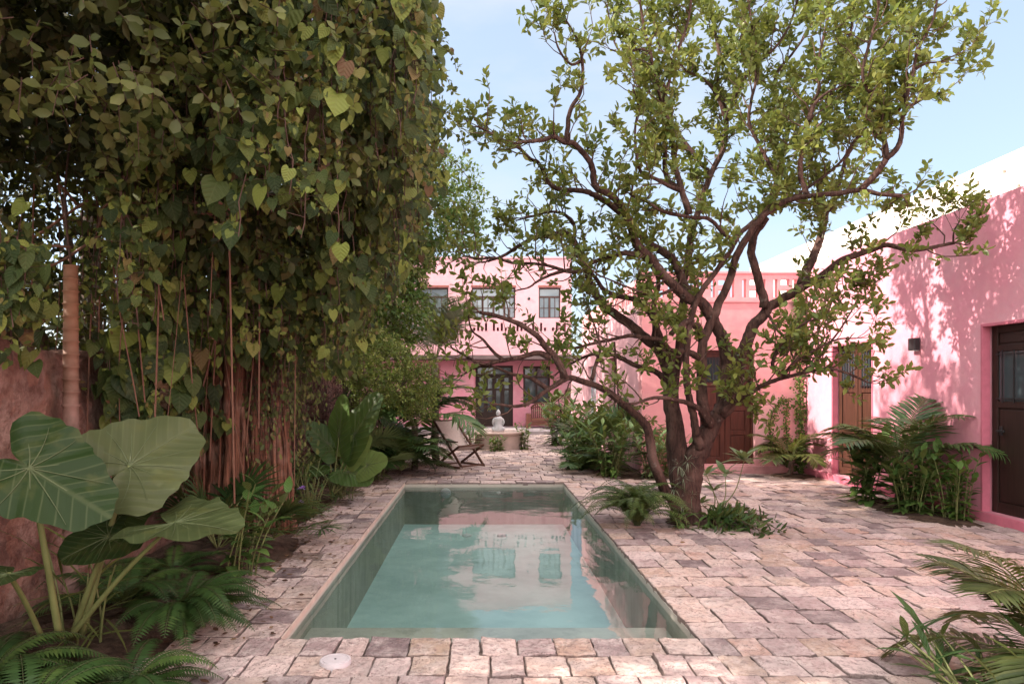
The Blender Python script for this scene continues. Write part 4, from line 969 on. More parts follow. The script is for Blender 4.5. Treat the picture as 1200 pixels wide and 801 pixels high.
prob = np.where(sp_P[:, 0] < 1.75, np.where(sp_P[:, 2] < 3.2, .42, .6), np.where(sp_P[:, 2] > 3.3, 1, .9))
prob = .74 * prob * np.where((sp_P[:, 0] > 3.1) & (sp_P[:, 2] < 2.6), .62, 1)
keep = R.random(len(sp_P)) < prob; sp_P, sp_D = sp_P[keep], sp_D[keep]
lump = .5 + .5 * np.sin(sp_P[:, 0] * 4.1) * np.cos(sp_P[:, 2] * 4.7 + sp_P[:, 1] * 2)
sprigs(LG, TWG, sp_P, sp_D, R.uniform(.07, .17, len(sp_P)), 6, .090, .46, T=T_OVAL, var=np.clip(.15 + .5 * R.random(len(sp_P)) + .25 * lump, 0, 1), bend=.2)
TG.build('trunk', BARK, tree); TWG.build('twigs', TWIG, tree); LG.build('crown', L_TREE, tree)
print('tree sprigs', len(sp_P))

# ------------------------------------------------------------------ fig tree and hanging vines, left
fig = thing('fig_tree', (-2.55, 7.1, 0), 'massive fig tree with rope like reddish aerial roots against the boundary wall', 'tree')
FT = Geo()
fc = V3(-2.55, 7.1, 0)
FT.tube([fc + V3(0, 0, -.05), fc + V3(.02, 0, .5), fc + V3(-.02, 0, 1.2), fc + V3(0, 0, 2.0), fc + V3(.1, -.1, 3.0), fc + V3(.2, -.2, 4.2)], [.42, .36, .33, .33, .26, .16], 18, rough=.16)
for i in range(95):
    a = R.uniform(-2.6, 1.2); rr = R.uniform(.32, .48); z1 = R.uniform(1.2, 3.0)
    p = [fc + V3(math.cos(a) * rr * (1.25 - .25 * t) + R.normal() * .012, math.sin(a) * rr * (1.2 - .2 * t) + R.normal() * .012, z1 * t) for t in np.linspace(0, 1, 9)]
    FT.tube(p, R.uniform(.006, .020) if R.random() < .65 else R.uniform(.02, .05), 7, rough=.22)
for i in range(60):                      # crossing and fusing rootlets
    a = R.uniform(-2.6, 1.2); a2 = a + R.normal() * .45; z0 = R.uniform(0, 1.6); z1 = z0 + R.uniform(.3, .9)
    p = [fc + V3(math.cos(a + (a2 - a) * t) * .46, math.sin(a + (a2 - a) * t) * .44, z0 + (z1 - z0) * t) for t in np.linspace(0, 1, 7)]
    FT.tube(p, R.uniform(.006, .018), 6, rough=.2)
for q, dst in enumerate([(-.6, 6.0, 4.6), (-1.4, 5.0, 4.9), (-2.6, 5.2, 4.8), (-1.2, 8.4, 4.4), (-2.9, 8.8, 4.9), (-2.3, 6.6, 5.8), (-2.2, 3.9, 4.4)]):
    a = fc + V3(.05, -.1, 2.2 + .2 * q); b = np.array(dst); mdl = (a + b) / 2 + V3(0, 0, .35)
    FT.tube(smooth_path([a, mdl, b], 6), np.linspace(.13, .03, 13), 9, rough=.1)
FT.build('trunk', FIGBARK, fig)
FL_ = Geo(); FTW = Geo()
blobs = [((-2.6, 5.3, 4.75), (1.9, 1.7, 2.0), 3400), ((-2.5, 7.8, 4.7), (1.55, 2.1, 2.1), 3000), ((-3.6, 6.5, 4.4), (1.5, 3.2, 2.2), 1800), ((-2.8, 3.6, 4.5), (1.1, 1.2, 1.2), 1300)]
for i, (c, r, n) in enumerate(blobs):
    p, o_ = ellip(c, r, n, .55, seed=i, keep=lambda p: (p[:, 2] > 1.9) & (p[:, 0] < -.35))
    sprigs(FL_, FTW, p, nrm(o_ * .8 + R.normal(0, .5, p.shape) - UP * .3), .18, 7, .095, .5, T=T_OVAL, droop=.55, bend=.2)
FL_.build('crown', L_DARK, fig); FTW.build('twigs', TWIG, fig)

# hanging heart-leaved climber: strands falling over the pool side of the canopy
vine = thing('hanging_vine', (-1.3, 5.4, 0), 'curtain of large heart shaped leaves hanging from the fig tree above the pool', 'climbing plant')
VG = Geo(); VS = Geo()
def strand(x, y, z0, z1, size, lean, G=None, S=None, T=T_HEART, dens=1.0, width=.95, outw=None):
    G = G or VG; S = S or VS
    if y < 4.75 and 40 < 563 + F * x / y < 118 and z1 < 2.6: return      # clear of the cut palm stem
    n = max(3, int((z0 - z1) / .10)); p = np.array([x, y, z0]); pts = [p.copy()]
    dx = R.normal(0, .012, (n, 2)).cumsum(0)
    pts = np.array([(x + dx[i, 0] + lean * i * .1, y + dx[i, 1], z0 - i * .10) for i in range(n)])
    S.prisms(pts[:-1], pts[1:], .004, .0035, 4)
    ou = nrm(outw if outw is not None else V3(.7, -.8, 0))
    m_ = max(2, int(n * 1.7 * dens)); f = np.sort(R.random(m_)) * (n - 1.01); i0 = f.astype(int); pp = pts[i0] + (pts[i0 + 1] - pts[i0]) * (f - i0)[:, None]
    sdv = np.cross(UP, ou)
    off = ou * R.uniform(.02, .12, (m_, 1)) + sdv * R.normal(0, .07, (m_, 1))
    D = -UP * R.uniform(.7, 1.2, (m_, 1)) + ou * R.uniform(-.1, .55, (m_, 1)) + sdv * R.normal(0, .35, (m_, 1))
    N = ou + UP * R.uniform(.1, .9, (m_, 1)) + sdv * R.normal(0, .45, (m_, 1))
    base_v = R.random() * .45
    sc_ = size * np.where(R.random(m_) < .35, R.uniform(.35, .6, m_), R.uniform(.6, 1.3, m_))
    G.leaves(pp + off, D, N, sc_, width * R.uniform(.62, 1.0, m_), T, R.uniform(-.05, .5, m_), base_v + R.random(m_) * .6)
    if T is T_HEART:                     # young shoots between the big leaves
        k_ = R.random(m_) < .45; q = pp[k_] + off[k_] * 1.2
        for _ in range(3): G.leaves(q + R.normal(0, .02, q.shape), V3(0, 0, -.5) + ou * .5 + R.normal(0, .6, q.shape), ou + R.normal(0, .6, q.shape), R.uniform(.03, .065, len(q)), R.uniform(.4, .6, len(q)), T_OVAL, .2, .62 + R.random(len(q)) * .3)
    S.prisms(pp, pp + off, .002, .0015, 3)
# outer skin facing camera and pool
for i in range(135):
    t = R.random(); y = 4.5 + 3.2 * t ** 1.3; edge = -.40 + .10 * math.sin(y * 9) - .10 * (y - 5) - R.random() ** 1.3 * .8
    px = 563 + 800 * edge / y
    top = R.uniform(3.4, 6.3); bot = max(R.uniform(2.2, 3.6), 2.1 + (edge + 1.35) * 1.15 + R.normal() * .15)
    if bot > top - .3: continue
    strand(edge, y, top, bot, R.choice([.08, .105, .135]), R.normal() * .01)
for i in range(84):
    x = R.uniform(-2.3, -.85); y = 3.9 + .5 * R.random() + .35 * abs(x + 1.0); top = R.uniform(3.2, 4.7); bot = R.uniform(2.25, 3.4)
    if bot > top - .3: continue
    strand(x, y, top, bot, R.choice([.07, .10, .13]), 0, outw=V3(.2, -1, .1))
for i in range(60):
    x = R.uniform(-2.4, -1.0); y = R.uniform(5.2, 6.6); strand(x, y, R.uniform(2.6, 3.4), R.uniform(1.5, 2.4), .11, 0, outw=V3(.3, -1, .1))
for i in range(26):
    y = R.uniform(5.1, 6.4); strand(R.uniform(-2.8, -2.35), y, R.uniform(1.6, 2.3), R.uniform(.8, 1.4), .15, 0, outw=V3(.8, -.8, .1), dens=.8)
for i in range(120):
    y = R.uniform(5.6, 7.4); x = R.uniform(-2.3, -1.15); strand(x, y, R.uniform(2.2, 3.3), R.uniform(1.45, 2.3), R.choice([.05, .07, .095]), 0, outw=V3(.4, -1, .1), dens=1.1, width=.8)
for i in range(46):
    x = R.uniform(-2.84, -2.45); y = R.uniform(3.7, 4.5); strand(x, y, R.uniform(2.0, 2.6), R.uniform(1.45, 1.9), R.choice([.07, .10, .12]), 0, outw=V3(.5, -1, .3), dens=1.1)
for a_, b_ in [((508, 50), (530, 66)), ((512, 62), (524, 92)), ((512, 128), (538, 150)), ((516, 150), (540, 164)), ((514, 178), (546, 205)), ((510, 196), (528, 232)), ((500, 236), (520, 262)), ((495, 20), (515, 34)), ((470, 300), (492, 322)), ((480, 268), (498, 300))]:
    A_ = W(*a_, 5.2) - V3(.12, 0, -.03); B_ = W(*b_, 5.2); P_ = smooth_path([A_, (A_ + B_) / 2 + UP * .05, B_, B_ + V3(.03, 0, -.10)], 5)
    VS.prisms(P_[:-1], P_[1:], .003, .002, 3)
    for q in P_[::2]: sprigs(VG, None, q, V3(.5, -.2, -.5), .05, 3, .05, .6, T=T_OVAL, droop=.5, var=.7)
for i in range(34):
    x = -2.80 + R.uniform(0, .12); y = R.uniform(4.9, 6.9); strand(x, y, R.uniform(1.7, 2.4), R.uniform(.75, 1.5), R.choice([.11, .15, .18]), 0, outw=V3(.9, -.7, .15), dens=.9)
for i in range(60):
    x = R.uniform(-2.85, -2.2); y = R.uniform(4.2, 5.6); strand(x, y, R.uniform(2.3, 3.0), R.uniform(1.75, 2.3), R.choice([.06, .09]), 0, outw=V3(.4, -1, .1), dens=1.1)
VG.build('leaves', L_VINE, vine); VS.build('stems', TWIG, vine)

L_VINE2 = leafmat('creeper_leaf', [(0, (.03, .045, .014)), (.4, (.07, .09, .025)), (.75, (.13, .15, .04)), (.92, (.22, .22, .065)), (1, (.14, .08, .04))], .28, .5)
# small-leaved climber lower right of the curtain
sv = thing('small_leaved_creeper', (-1.7, 8.2, 1), 'small leaved creeper spilling over the boundary wall beside the rubble patch', 'climbing plant')
G = Geo(); S = Geo()
for i in range(170):
    y = R.uniform(6.6, 9.6); x = -1.0 - 1.5 * R.random() - .02 * (y - 6); top = R.uniform(2.6, 4.2); bot = top - R.uniform(.5, 1.5)
    bot = max(bot, 1.25 + .9 * (x + 2.5))
    if bot > top - .25: continue
    strand(x, y, top, bot, .075, 0, G, S, T_OVAL, 1.9, .5)
for i in range(75):
    strand(R.uniform(-2.35, -1.85), R.uniform(6.6, 8.2), R.uniform(1.9, 2.5), R.uniform(.35, 1.6), .06, 0, G, S, T_OVAL, 1.5, .55)
G.build('leaves', L_VINE2, sv); S.build('stems', TWIG, sv)

# big pale leaves near the top-left corner, close to the camera
tl = thing('broadleaf_creeper', (-2.3, 3.4, 2), 'yellow green broad leaved creeper lit by the sky at the top left', 'climbing plant')
G = Geo(); S = Geo()
p, o_ = ellip((-2.05, 3.75, 3.75), (.95, .8, .75), 420, .5, seed=8)
k = p[:, 2] > 2.75; sprigs(G, S, p[k], nrm(o_[k] + R.normal(0, .4, p[k].shape)), .2, 7, .085, .6, T=T_OVAL, droop=.1, twr=.003)
p, o_ = ellip((-1.15, 4.7, 3.55), (.65, .6, .6), 170, .5, seed=9)
sprigs(G, S, p, nrm(o_ + R.normal(0, .4, p.shape)), .2, 7, .08, .6, T=T_OVAL, droop=.1, twr=.003)
G.build('leaves', L_YELLOW, tl); S.build('stems', TWIG, tl)
# lianas and aerial roots
li = thing('hanging_roots', (-2.5, 5, 2), 'thin brown aerial roots dangling in the dark under the canopy', 'roots')
S = Geo()
for i in range(60):
    x = R.uniform(-3.6, -1.7); y = R.uniform(4.6, 7.0); z1 = R.uniform(.6, 2.2); z0 = R.uniform(3.0, 4.2)
    a = V3(x, y, z0); b = V3(x + R.normal() * .15, y, z1); mid = (a + b) / 2 + V3(R.normal() * .08, 0, 0)
    S.tube(smooth_path([a, mid, b], 6), R.uniform(.003, .009), 4, cap=False)
for i in range(9):
    a = V3(R.uniform(-3, -2), R.uniform(4.5, 6), R.uniform(2.2, 3)); b = a + V3(R.normal() * .5, R.normal() * .3, R.uniform(-.6, .6)); S.tube(smooth_path([a, (a + b) / 2 + R.normal(0, .12, 3), b], 6), .010, 5)
S.build('roots', simple('reddish_root', (.16, .075, .05), .85, .3, 20), li)

# ringed palm stem
pc = W(83, 454, 4.62); palmt = thing('cut_palm_trunk', (pc[0], pc[1], 0), 'slim ringed palm trunk cut off at the top, beside the elephant ear', 'palm trunk')
prof = []; z = -.05; rr = .052
while z < 2.30:
    up_ = z > 1.35; step = .085 if up_ else .16
    prof += [(rr * .97, z), (rr * .955, z + step * .86), (rr * 1.12, z + step * .93), (rr * 1.08, z + step)]; z += step; rr *= .997 if not up_ else .99
prof += [(0, z + .01)]
G = Geo(); G.lathe((pc[0], pc[1], 0), prof, 20); G.build('trunk', RINGS, palmt)
S = Geo(); S.tube(smooth_path([V3(pc[0], pc[1], z), V3(pc[0] - .04, pc[1], z + .5), V3(pc[0] - .02, pc[1] + .1, z + 1.2)], 5), .008, 5); S.build('dry_stalk', TWIG, palmt)

# trees beyond the boundary wall
def crown_tree(name, c, label, blobs_, mat, trunk=None, leaf=.09, group=None, seed=0, k=7, w_=.5):
    t_ = thing(name, (c[0], c[1], 0), label, 'tree', group)
    G = Geo(); S = Geo(); B = Geo()
    for i, (cc, r, n) in enumerate(blobs_):
        p, o_ = ellip(cc, r, n, .45, seed=seed + i, lump=.22); sprigs(G, S, p, nrm(o_ + R.normal(0, .5, p.shape)), .2, k, leaf, w_, droop=.25)
        a = V3(c[0], c[1], cc[2] - r[2] * .9); B.tube(smooth_path([V3(c[0], c[1], max(1, cc[2] - r[2] * 1.6)), (a + np.array(cc)) / 2, np.array(cc)], 5), np.linspace(.10, .03, 11), 7, rough=.1)
    B.tube([V3(c[0], c[1], -.1), V3(c[0] + .1, c[1], 1.2), V3(c[0], c[1] + .05, max(b[0][2] for b in blobs_) - .4)], [.2, .16, .10], 10, rough=.1)
    G.build('crown', mat, t_); S.build('twigs', TWIG, t_); B.build('trunk', GREYBARK, t_)
crown_tree('garden_tree', (-2.4, 12.2), 'leafy green tree whose crown pokes out beside the hanging vine against the sky', [((-1.62, 11.7, 3.1), (.62, .8, .95), 900), ((-1.35, 12.0, 4.55), (1.35, 1.2, .85), 1500), ((-3.0, 13.2, 5.1), (1.7, 1.8, 1.8), 1300), ((-2.4, 11.2, 3.4), (1.0, 1.2, .8), 600)], L_BUSH, seed=20, leaf=.10)
crown_tree('garden_tree', (-5.2, 9.0), 'dark tree beyond the boundary wall behind the fig tree', [((-5.2, 8.5, 3.9), (1.8, 2.4, 2.6), 2400), ((-5.0, 5.0, 4.2), (1.5, 2.0, 2.6), 1900), ((-4.6, 2.6, 3.7), (1.3, 1.5, 2.0), 900)], L_DARK, seed=30, leaf=.12, k=6)  # last blob is out of view, added to keep sun patches off the paving
crown_tree('garden_tree', (-3.9, 16.8), 'tall tree beyond the boundary wall farther towards the house', [((-3.8, 15.4, 4.6), (1.8, 2.9, 2.5), 4200), ((-3.8, 19.6, 4.6), (1.6, 2.8, 2.4), 3000)], L_DARK, seed=40, leaf=.12, k=6)

# bush hanging over the bed
bu = thing('flowering_shrub', (-2.2, 10.8, 0), 'bright yellow green small leaved shrub bulging over the bed before the palms', 'shrub')
G = Geo(); S = Geo()
for i, (c, r, n) in enumerate([((-1.55, 10.8, 1.75), (.62, .8, .52), 900), ((-2.0, 10.2, 2.15), (.6, .7, .5), 650), ((-1.15, 11.2, 1.5), (.45, .6, .4), 420)]):
    p, o_ = ellip(c, r, n, .55, seed=60 + i, lump=.25); sprigs(G, S, p, nrm(o_ + R.normal(0, .5, p.shape)), .13, 8, .055, .5)
B = Geo()
for q in range(6):
    a = V3(-2.2 + R.normal() * .1, 10.7 + R.normal() * .2, 0); b = V3(-1.6 + R.normal() * .4, 10.8 + R.normal() * .4, 1.7); B.tube(smooth_path([a, (a + b) / 2 + V3(-.15, 0, .2), b], 5), np.linspace(.025, .01, 11), 6)
G.build('foliage', leafmat('lime_leaf', [(0, (.06, .10, .025)), (.5, (.14, .20, .04)), (.85, (.27, .31, .08)), (1, (.40, .38, .16))], .3, .45), bu); B.build('stems', GREYBARK, bu); S.build('twigs', TWIG, bu)

# ------------------------------------------------------------------ palms and bed plants (left)
def palm(name, c, H, fr_, label, mat, L, ll, lw, seed, trunk=.06, el=(.1, 1.3), nl=34, az=None, cat='palm', droop=1.3, vshape=.6):
    t_ = thing(name, c, label, cat); rg = np.random.default_rng(seed); G = Geo(); S = Geo(); c = np.array(c, float)
    if H > .15:
        B = Geo(); B.tube([c + UP * H * q / 6 + V3(rg.normal() * .01, 0, 0) for q in range(7)], trunk, 10, rough=.08); B.build('trunk', GREYBARK, t_)
    for i in range(fr_):
        a = i * 2.4 + rg.random() if az is None else az + rg.normal() * 1.0
        pinnate(G, S, c + UP * H, a, rg.uniform(*el), L * rg.uniform(.75, 1.1), seed * 50 + i, nl, ll, lw, droop * rg.uniform(.8, 1.2), vshape, rg.random() * .6)
    G.build('leaves', mat, t_); S.build('stalks', LEAFSTEM, t_); return t_
palm('feather_palm', (-.92, 13.9, 0), 2.0, 15, 'grey green feather palm standing before the left end of the pink house', L_GREYPALM, 1.75, .42, .055, 3, .08, (.6, 1.5), 44, droop=.9, vshape=.8)
palm('areca_palm', (-1.2, 12.5, 0), .8, 15, 'arching green palm above the deck chair', L_PALM, 1.5, .42, .09, 4, .06, (.35, 1.25), 36)
palm('young_palm', (-1.7, 12.0, 0), .2, 10, 'low young palm in the bed beside the deck chair', L_PALM, .85, .30, .10, 5, el=(.4, 1.2))

palm('young_palm', (-1.35, 11.6, 0), .1, 14, 'bushy young palm hiding the trunks left of the deck chair', L_PALM, .9, .30, .09, 15, el=(.4, 1.3))
palm('young_palm', (-1.45, 13.2, 0), .1, 12, 'arching young palm behind the deck chair', L_PALM, 1.1, .32, .09, 16, el=(.5, 1.35))
def plant(name, loc, label, cat='plant', group=None): return thing(name, loc, label, cat, group)
def fanpalm(name, c, n, H, L, label, mat, seed, group=None, up=(.2, 1.3), lw=.07, rot=None):
    t_ = thing(name, c, label, 'palm', group); rg = np.random.default_rng(seed); G = Geo(); S = Geo(); c = np.array(c, float)
    for i in range(n):
        a = i * 2.4 + rg.random() if rot is None else rot + rg.normal() * .9; el = rg.uniform(*up); l = H * rg.uniform(.6, 1.1)
        tip = c + V3(math.cos(a) * math.cos(el), math.sin(a) * math.cos(el), math.sin(el)) * l
        fanleaf(G, S, c, tip, L * rg.uniform(.8, 1.1), seed * 40 + i, 24, 1.9, lw, rg.random() * .7, .35, sr=.005)
    G.build('leaves', mat, t_); S.build('stalks', LEAFSTEM, t_); return t_
fanpalm('fan_palm', (-2.35, 6.1, .05), 13, .62, .36, 'dark spiky fan palm at the foot of the fig trunk', L_FERN, 3)
fanpalm('fan_palm', (-2.0, 6.6, .05), 8, .45, .32, 'low fan palm leaning over the paving near the fig trunk', L_PALM, 9, up=(.1, .8), rot=-.6)
fanpalm('fan_palm', (-1.75, 11.4, .05), 12, .75, .36, 'small fan palm with star shaped leaves left of the deck chair', L_PALE, 5, lw=.09)
fanpalm('fan_palm', (-2.95, 3.35, 1.3), 4, .42, .34, 'pale fan palm fronds reaching in at the left edge', L_PALE, 12, up=(.3, 1.1), rot=.6, lw=.05)

# ------------------------------------------------------------------ elephant ears
RIB = Geo()
def ear_leaf(G, S, base, joint, tip, nv, width=.92, seed=0, var=.5, wave=.03, cup=.10, r0=.02, r1=.011, sag=.0):
    """one large sagittate leaf on its stalk. joint = where the stalk meets the blade"""
    rg = np.random.default_rng(seed); joint = np.array(joint, float); tip = np.array(tip, float); base = np.array(base, float)
    L = np.linalg.norm(tip - joint); D = nrm(tip - joint); N = nrm(np.array(nv, float)); N = nrm(N - D * np.dot(N, D)); Sd = np.cross(D, N)
    na, nr = 64, 9; pts = []; at = []; ph = rg.random() * 6
    for j in range(nr):
        f = j / (nr - 1)
        for i in range(na):
            a = -math.pi + 2 * math.pi * i / na      # 0 = towards tip
            ca = math.cos(a); ab = abs(a)
            # outline radius (heart with basal notch)
            rr = .60 * (1 + .70 * max(0, ca) ** 5) * (1 - .06 * math.cos(2 * a))
            if ab > 2.62: rr *= 1 - .80 * ((ab - 2.62) / .52) ** .8
            elif ab > 1.7: rr *= 1 + .18 * math.sin((ab - 1.7) / .92 * math.pi)
            rr *= 1 + wave * .6 * math.sin(17 * a + ph)
            r = rr * f
            u = math.sin(a) * r * width; v = ca * r
            h = cup * (abs(u) * .9 - .55 * v * v - .25 * u * u) + wave * f * f * math.sin(8 * a + ph) * .8
            p = joint + D * v * L + Sd * u * L + N * h * L - UP * sag * max(0, v) ** 2 * L
            pts.append(p); at.append((u, (v + .55) / 1.5, np.clip(var, 0, 1)))
    tr = []
    for j in range(nr - 1):
        for i in range(na):
            i2 = (i + 1) % na; a, b, c, d_ = j * na + i, j * na + i2, (j + 1) * na + i2, (j + 1) * na + i
            tr += [(a, c, b), (a, d_, c)]
    G.add(np.array(pts), np.array(tr), np.array(at))
    # raised ribs under the blade
    for a in (0, .42, -.42, .85, -.85, 1.35, -1.35, 1.95, -1.95, 2.45, -2.45):
        q = []
        for f in np.linspace(0, .93, 8):
            aa = a * (1 - .12 * (1 - f)); ca = math.cos(aa)
            rr = .60 * (1 + .70 * max(0, ca) ** 5) * f * .97; u = math.sin(aa) * rr * width; v = ca * rr
            h = cup * (abs(u) * .9 - .55 * v * v - .25 * u * u)
            q.append(joint + D * v * L + Sd * u * L + N * (h + .002) * L - UP * sag * max(0, v) ** 2 * L)
        RIB.tube(q, np.linspace(.0048, .0012, 8) * (1.2 if a == 0 else .8) * min(1, L * 3), 5, cap=False)
    mid = base * .45 + joint * .55 + UP * .10 * np.linalg.norm(joint - base) * (.3 if joint[2] > base[2] + .3 else 1)
    S.tube(smooth_path([base, mid, joint], 7), np.linspace(r0, r1, 15), 9)
ear = thing('elephant_ear', (-2.05, 3.65, 0), 'giant elephant ear plant with wide ribbed leaves in the near left corner', 'plant')
G = Geo(); S = Geo(); b0 = W(75, 752, 3.75)
toC = lambda p: nrm(V3(0, 0, 1.5) - p)
j = W(152, 545, 3.75); ear_leaf(G, S, W(95, 745, 3.8), j, W(232, 494, 4.05), V3(-.05, -.95, .45), 1.15, 1, .9, .042, .08)      # pale leaf facing us
ear_leaf(G, S, W(70, 748, 3.6), W(34, 548, 3.35), W(132, 606, 3.3), V3(.25, -.70, .60), .86, 2, .35, .045, .12)
ear_leaf(G, S, W(80, 748, 3.75), W(205, 612, 3.6), W(280, 614, 3.5), V3(.1, -.22, 1), 1.25, 4, .72, .05, .12, .017, .009, .05)
ear_leaf(G, S, W(84, 748, 3.8), W(128, 628, 3.7), W(66, 655, 3.55), V3(-.1, -.6, .75), 1.3, 5, .15, .03, .12)
ear_leaf(G, S, W(88, 748, 3.9), W(135, 600, 3.85), W(196, 560, 3.9), V3(.0, -.75, .6), 1.1, 6, .2, .03, .10)
ear_leaf(G, S, W(50, 748, 3.6), W(10, 672, 3.2), W(-30, 690, 3.0), V3(0, -.4, .9), 1.0, 7, .3, .03, .1, .014)
RIBM = simple('pale_leaf_rib', (.085, .105, .045), .5, .2, 6)
RIB.build('leaf_ribs', RIBM, ear); RIB = Geo()
G.build('leaf_blades', L_EAR, ear); S.build('leaf_stalks', LEAFSTEM, ear)
ear2 = thing('elephant_ear', (-1.95, 9.0, 0), 'upright green elephant ear plant in the bed in front of the rubble wall', 'plant')
G = Geo(); S = Geo(); Y = 8.9; b0 = W(392, 578, Y)
for jj, tt, nv, wd, vv in [((397, 512), (401, 470), (-.5, -.8, .3), .62, .55), ((415, 510), (440, 468), (-.6, -.7, .4), .8, .15), ((385, 520), (362, 500), (.3, -.7, .6), .9, .1), ((412, 530), (430, 512), (.1, -.8, .4), .9, .9), ((430, 545), (450, 540), (-.1, -.8, .6), 1.2, .8), ((372, 545), (352, 552), (.1, -.7, .6), 1.0, .2), ((408, 552), (432, 562), (0, -.7, .7), 1.0, .3)]:
    jp = W(*jj, Y); tp = W(*tt, Y - .05); ear_leaf(G, S, b0 + R.normal(0, .03, 3) * V3(1, 1, 0), jp, jp + (tp - jp) * 1.25, nv, wd, int(jj[0]), vv, .02, .08, .012, .006)
RIB.build('leaf_ribs', RIBM, ear2)
G.build('leaf_blades', leafmat('mid_green_ear_leaf', [(0, (.03, .075, .02)), (.5, (.07, .14, .035)), (1, (.17, .23, .07))], .3, .4, (9, .55, (.20, .25, .10), .3), .25, under=.05), ear2); S.build('leaf_stalks', LEAFSTEM, ear2)

# ferns
def fern_thing(c, n, L, label, seed, mat=L_FERN, group='ferns in the left bed', up=1.0, face=None, wid=.16):
    t_ = thing('fern', c, label, 'fern', group); G = Geo(); S = Geo(); fern(G, S, c, n, L, seed, up, face, wid); G.build('fronds', mat, t_); S.build('stalks', FERNSTEM, t_); return t_
fern_thing((-2.0, 3.0, .02), 46, .62, 'dark fern filling the bottom left corner', 1)
fern_thing((-2.42, 3.3, .05), 34, .6, 'dark fern under the elephant ear at the left edge', 2)
fern_thing((-1.82, 4.15, .12), 34, .62, 'sword fern drooping over the paving right of the elephant ear stalks', 3, face=-.5)
fern_thing((-2.3, 4.4, .1), 30, .6, 'shaded fern behind the elephant ear stalks', 4)
fern_thing((-1.75, 3.35, .0), 26, .5, 'low fern at the paving edge in the near left corner', 6)
fern_thing((-2.4, 5.3, .05), 22, .5, 'fern in front of the fan palm by the fig trunk', 5)
def left_shrub(name, c, label, **k):
    mat = k.pop('mat', L_GINGER); t_ = thing(name, c, label, 'plant'); G = Geo(); S = Geo(); stalkplant(G, S, c, **k); G.build('leaves', mat, t_); S.build('stems', LEAFSTEM, t_); return t_
left_shrub('broadleaf_plant', (-1.92, 5.35, .03), 'leafy plant leaning over the paving beside the big pale leaf', n=9, H=.72, LL=.19, LWd=.42, seed=21, mat=L_GINGER, lean=.4, k=9, face=-.2)
left_shrub('lily_plant', (-1.98, 7.9, .03), 'slender plant with strap leaves and purple flowers before the fig roots', n=16, H=.62, LL=.26, LWd=.10, seed=22, mat=L_PALM, lean=.3, k=7)
fl = bpy.data.objects[-1]
lily = [o for o in COL.objects if o.name.startswith('lily_plant')][0]
for px, py in ((331, 530), (354, 573), (353, 591), (303, 571), (338, 556)):
    c = W(px, py, 7.6); G = Geo(); rosette(G, c, 7, .05, .7, int(px), (-.2, .9), T_OVAL, .1); G.build('flower', FLOWER, lily)
left_shrub('broadleaf_plant', (-2.0, 10.0, .03), 'dark leafy plant under the yellow green shrub', n=14, H=.7, LL=.2, LWd=.35, seed=23, mat=L_FERN, k=9)
left_shrub('broadleaf_plant', (-1.65, 10.9, .03), 'low dark red tinged plant on the bed edge near the deck chair', n=12, H=.38, LL=.18, LWd=.45, seed=24, mat=leafmat('bronze_leaf', [(0, (.05, .03, .02)), (.5, (.06, .08, .03)), (1, (.12, .14, .05))], .2, .4), k=7)
left_shrub('grassy_plant', (-1.85, 9.1, .03), 'tufted narrow leaved plant on the bed edge by the pool', n=18, H=.32, LL=.3, LWd=.07, seed=25, mat=L_PALM, k=6)
left_shrub('grassy_plant', (-1.9, 12.6, .03), 'tall strap leaved plant behind the deck chair', n=14, H=.9, LL=.4, LWd=.12, seed=26, mat=L_PALM, k=8)
left_shrub('grassy_plant', (-2.3, 3.95, .05), 'thin grassy leaves spraying from behind the elephant ear', n=8, H=.5, LL=.4, LWd=.04, seed=27, mat=L_YELLOW, k=6)
left_shrub('broadleaf_plant', (-1.9, 15.6, .03), 'blue green broad leaved plant below the palms near the veranda', n=14, H=1.1, LL=.4, LWd=.4, seed=28, mat=L_BLUE, k=8)
left_shrub('broadleaf_plant', (-2.4, 8.6, .03), 'shaded undergrowth plant in front of the rubble wall', n=12, H=.7, LL=.2, LWd=.4, seed=29, mat=L_FERN, k=8)

# ------------------------------------------------------------------ plants around the tree foot
fern_thing((1.70, 7.4, .01), 120, .86, 'bushy fern between the pool corner and the tree trunk', 31, leafmat('light_fern_leaf', [(0, (.03, .06, .015)), (.6, (.07, .11, .025)), (1, (.13, .17, .05))], .2, .45), group=None, up=1.9, wid=.10)
t_ = thing('leafy_sapling', (2.75, 7.7, 0), 'young plant with pale paddle leaves growing right behind the trunk', 'plant'); G = Geo(); S = Geo()
for (px, py, Yd, n, l) in [(872, 540, 7.9, 15, .27), (850, 556, 7.9, 10, .22), (836, 575, 7.8, 9, .20), (828, 556, 7.9, 9, .20), (840, 598, 7.7, 8, .18), (822, 590, 7.7, 8, .18)]:
    p = W(px, py, Yd); S.tube(smooth_path([V3(2.62, 7.8, 0), (V3(2.62, 7.8, 0) + p) / 2 + V3(.08, 0, -.03), p], 5), np.linspace(.008, .004, 11), 5); rosette(G, p, n, l, .32, px, (.1, 1.1))
G.build('leaves', L_PALE, t_); S.build('stems', LEAFSTEM, t_)
t_ = thing('ground_creeper', (2.75, 7.3, 0), 'creeping plant with narrow leaves spreading over the paving right of the trunk', 'plant'); G = Geo(); S = Geo()
for i in range(26):
    a = R.uniform(-1.9, .5); l = R.uniform(.3, .75); p = [V3(2.5, 7.5, .02) + V3(math.cos(a), math.sin(a), 0) * l * q + UP * .10 * math.sin(q * 3) for q in np.linspace(0, 1, 6)]; p = np.array(p)
    S.prisms(p[:-1], p[1:], .004, .003, 4)
    for q in range(1, 6): sprigs(G, None, p[q], nrm(p[q] - p[q - 1]), .06, 4, .12, .28, T=T_LANCE)
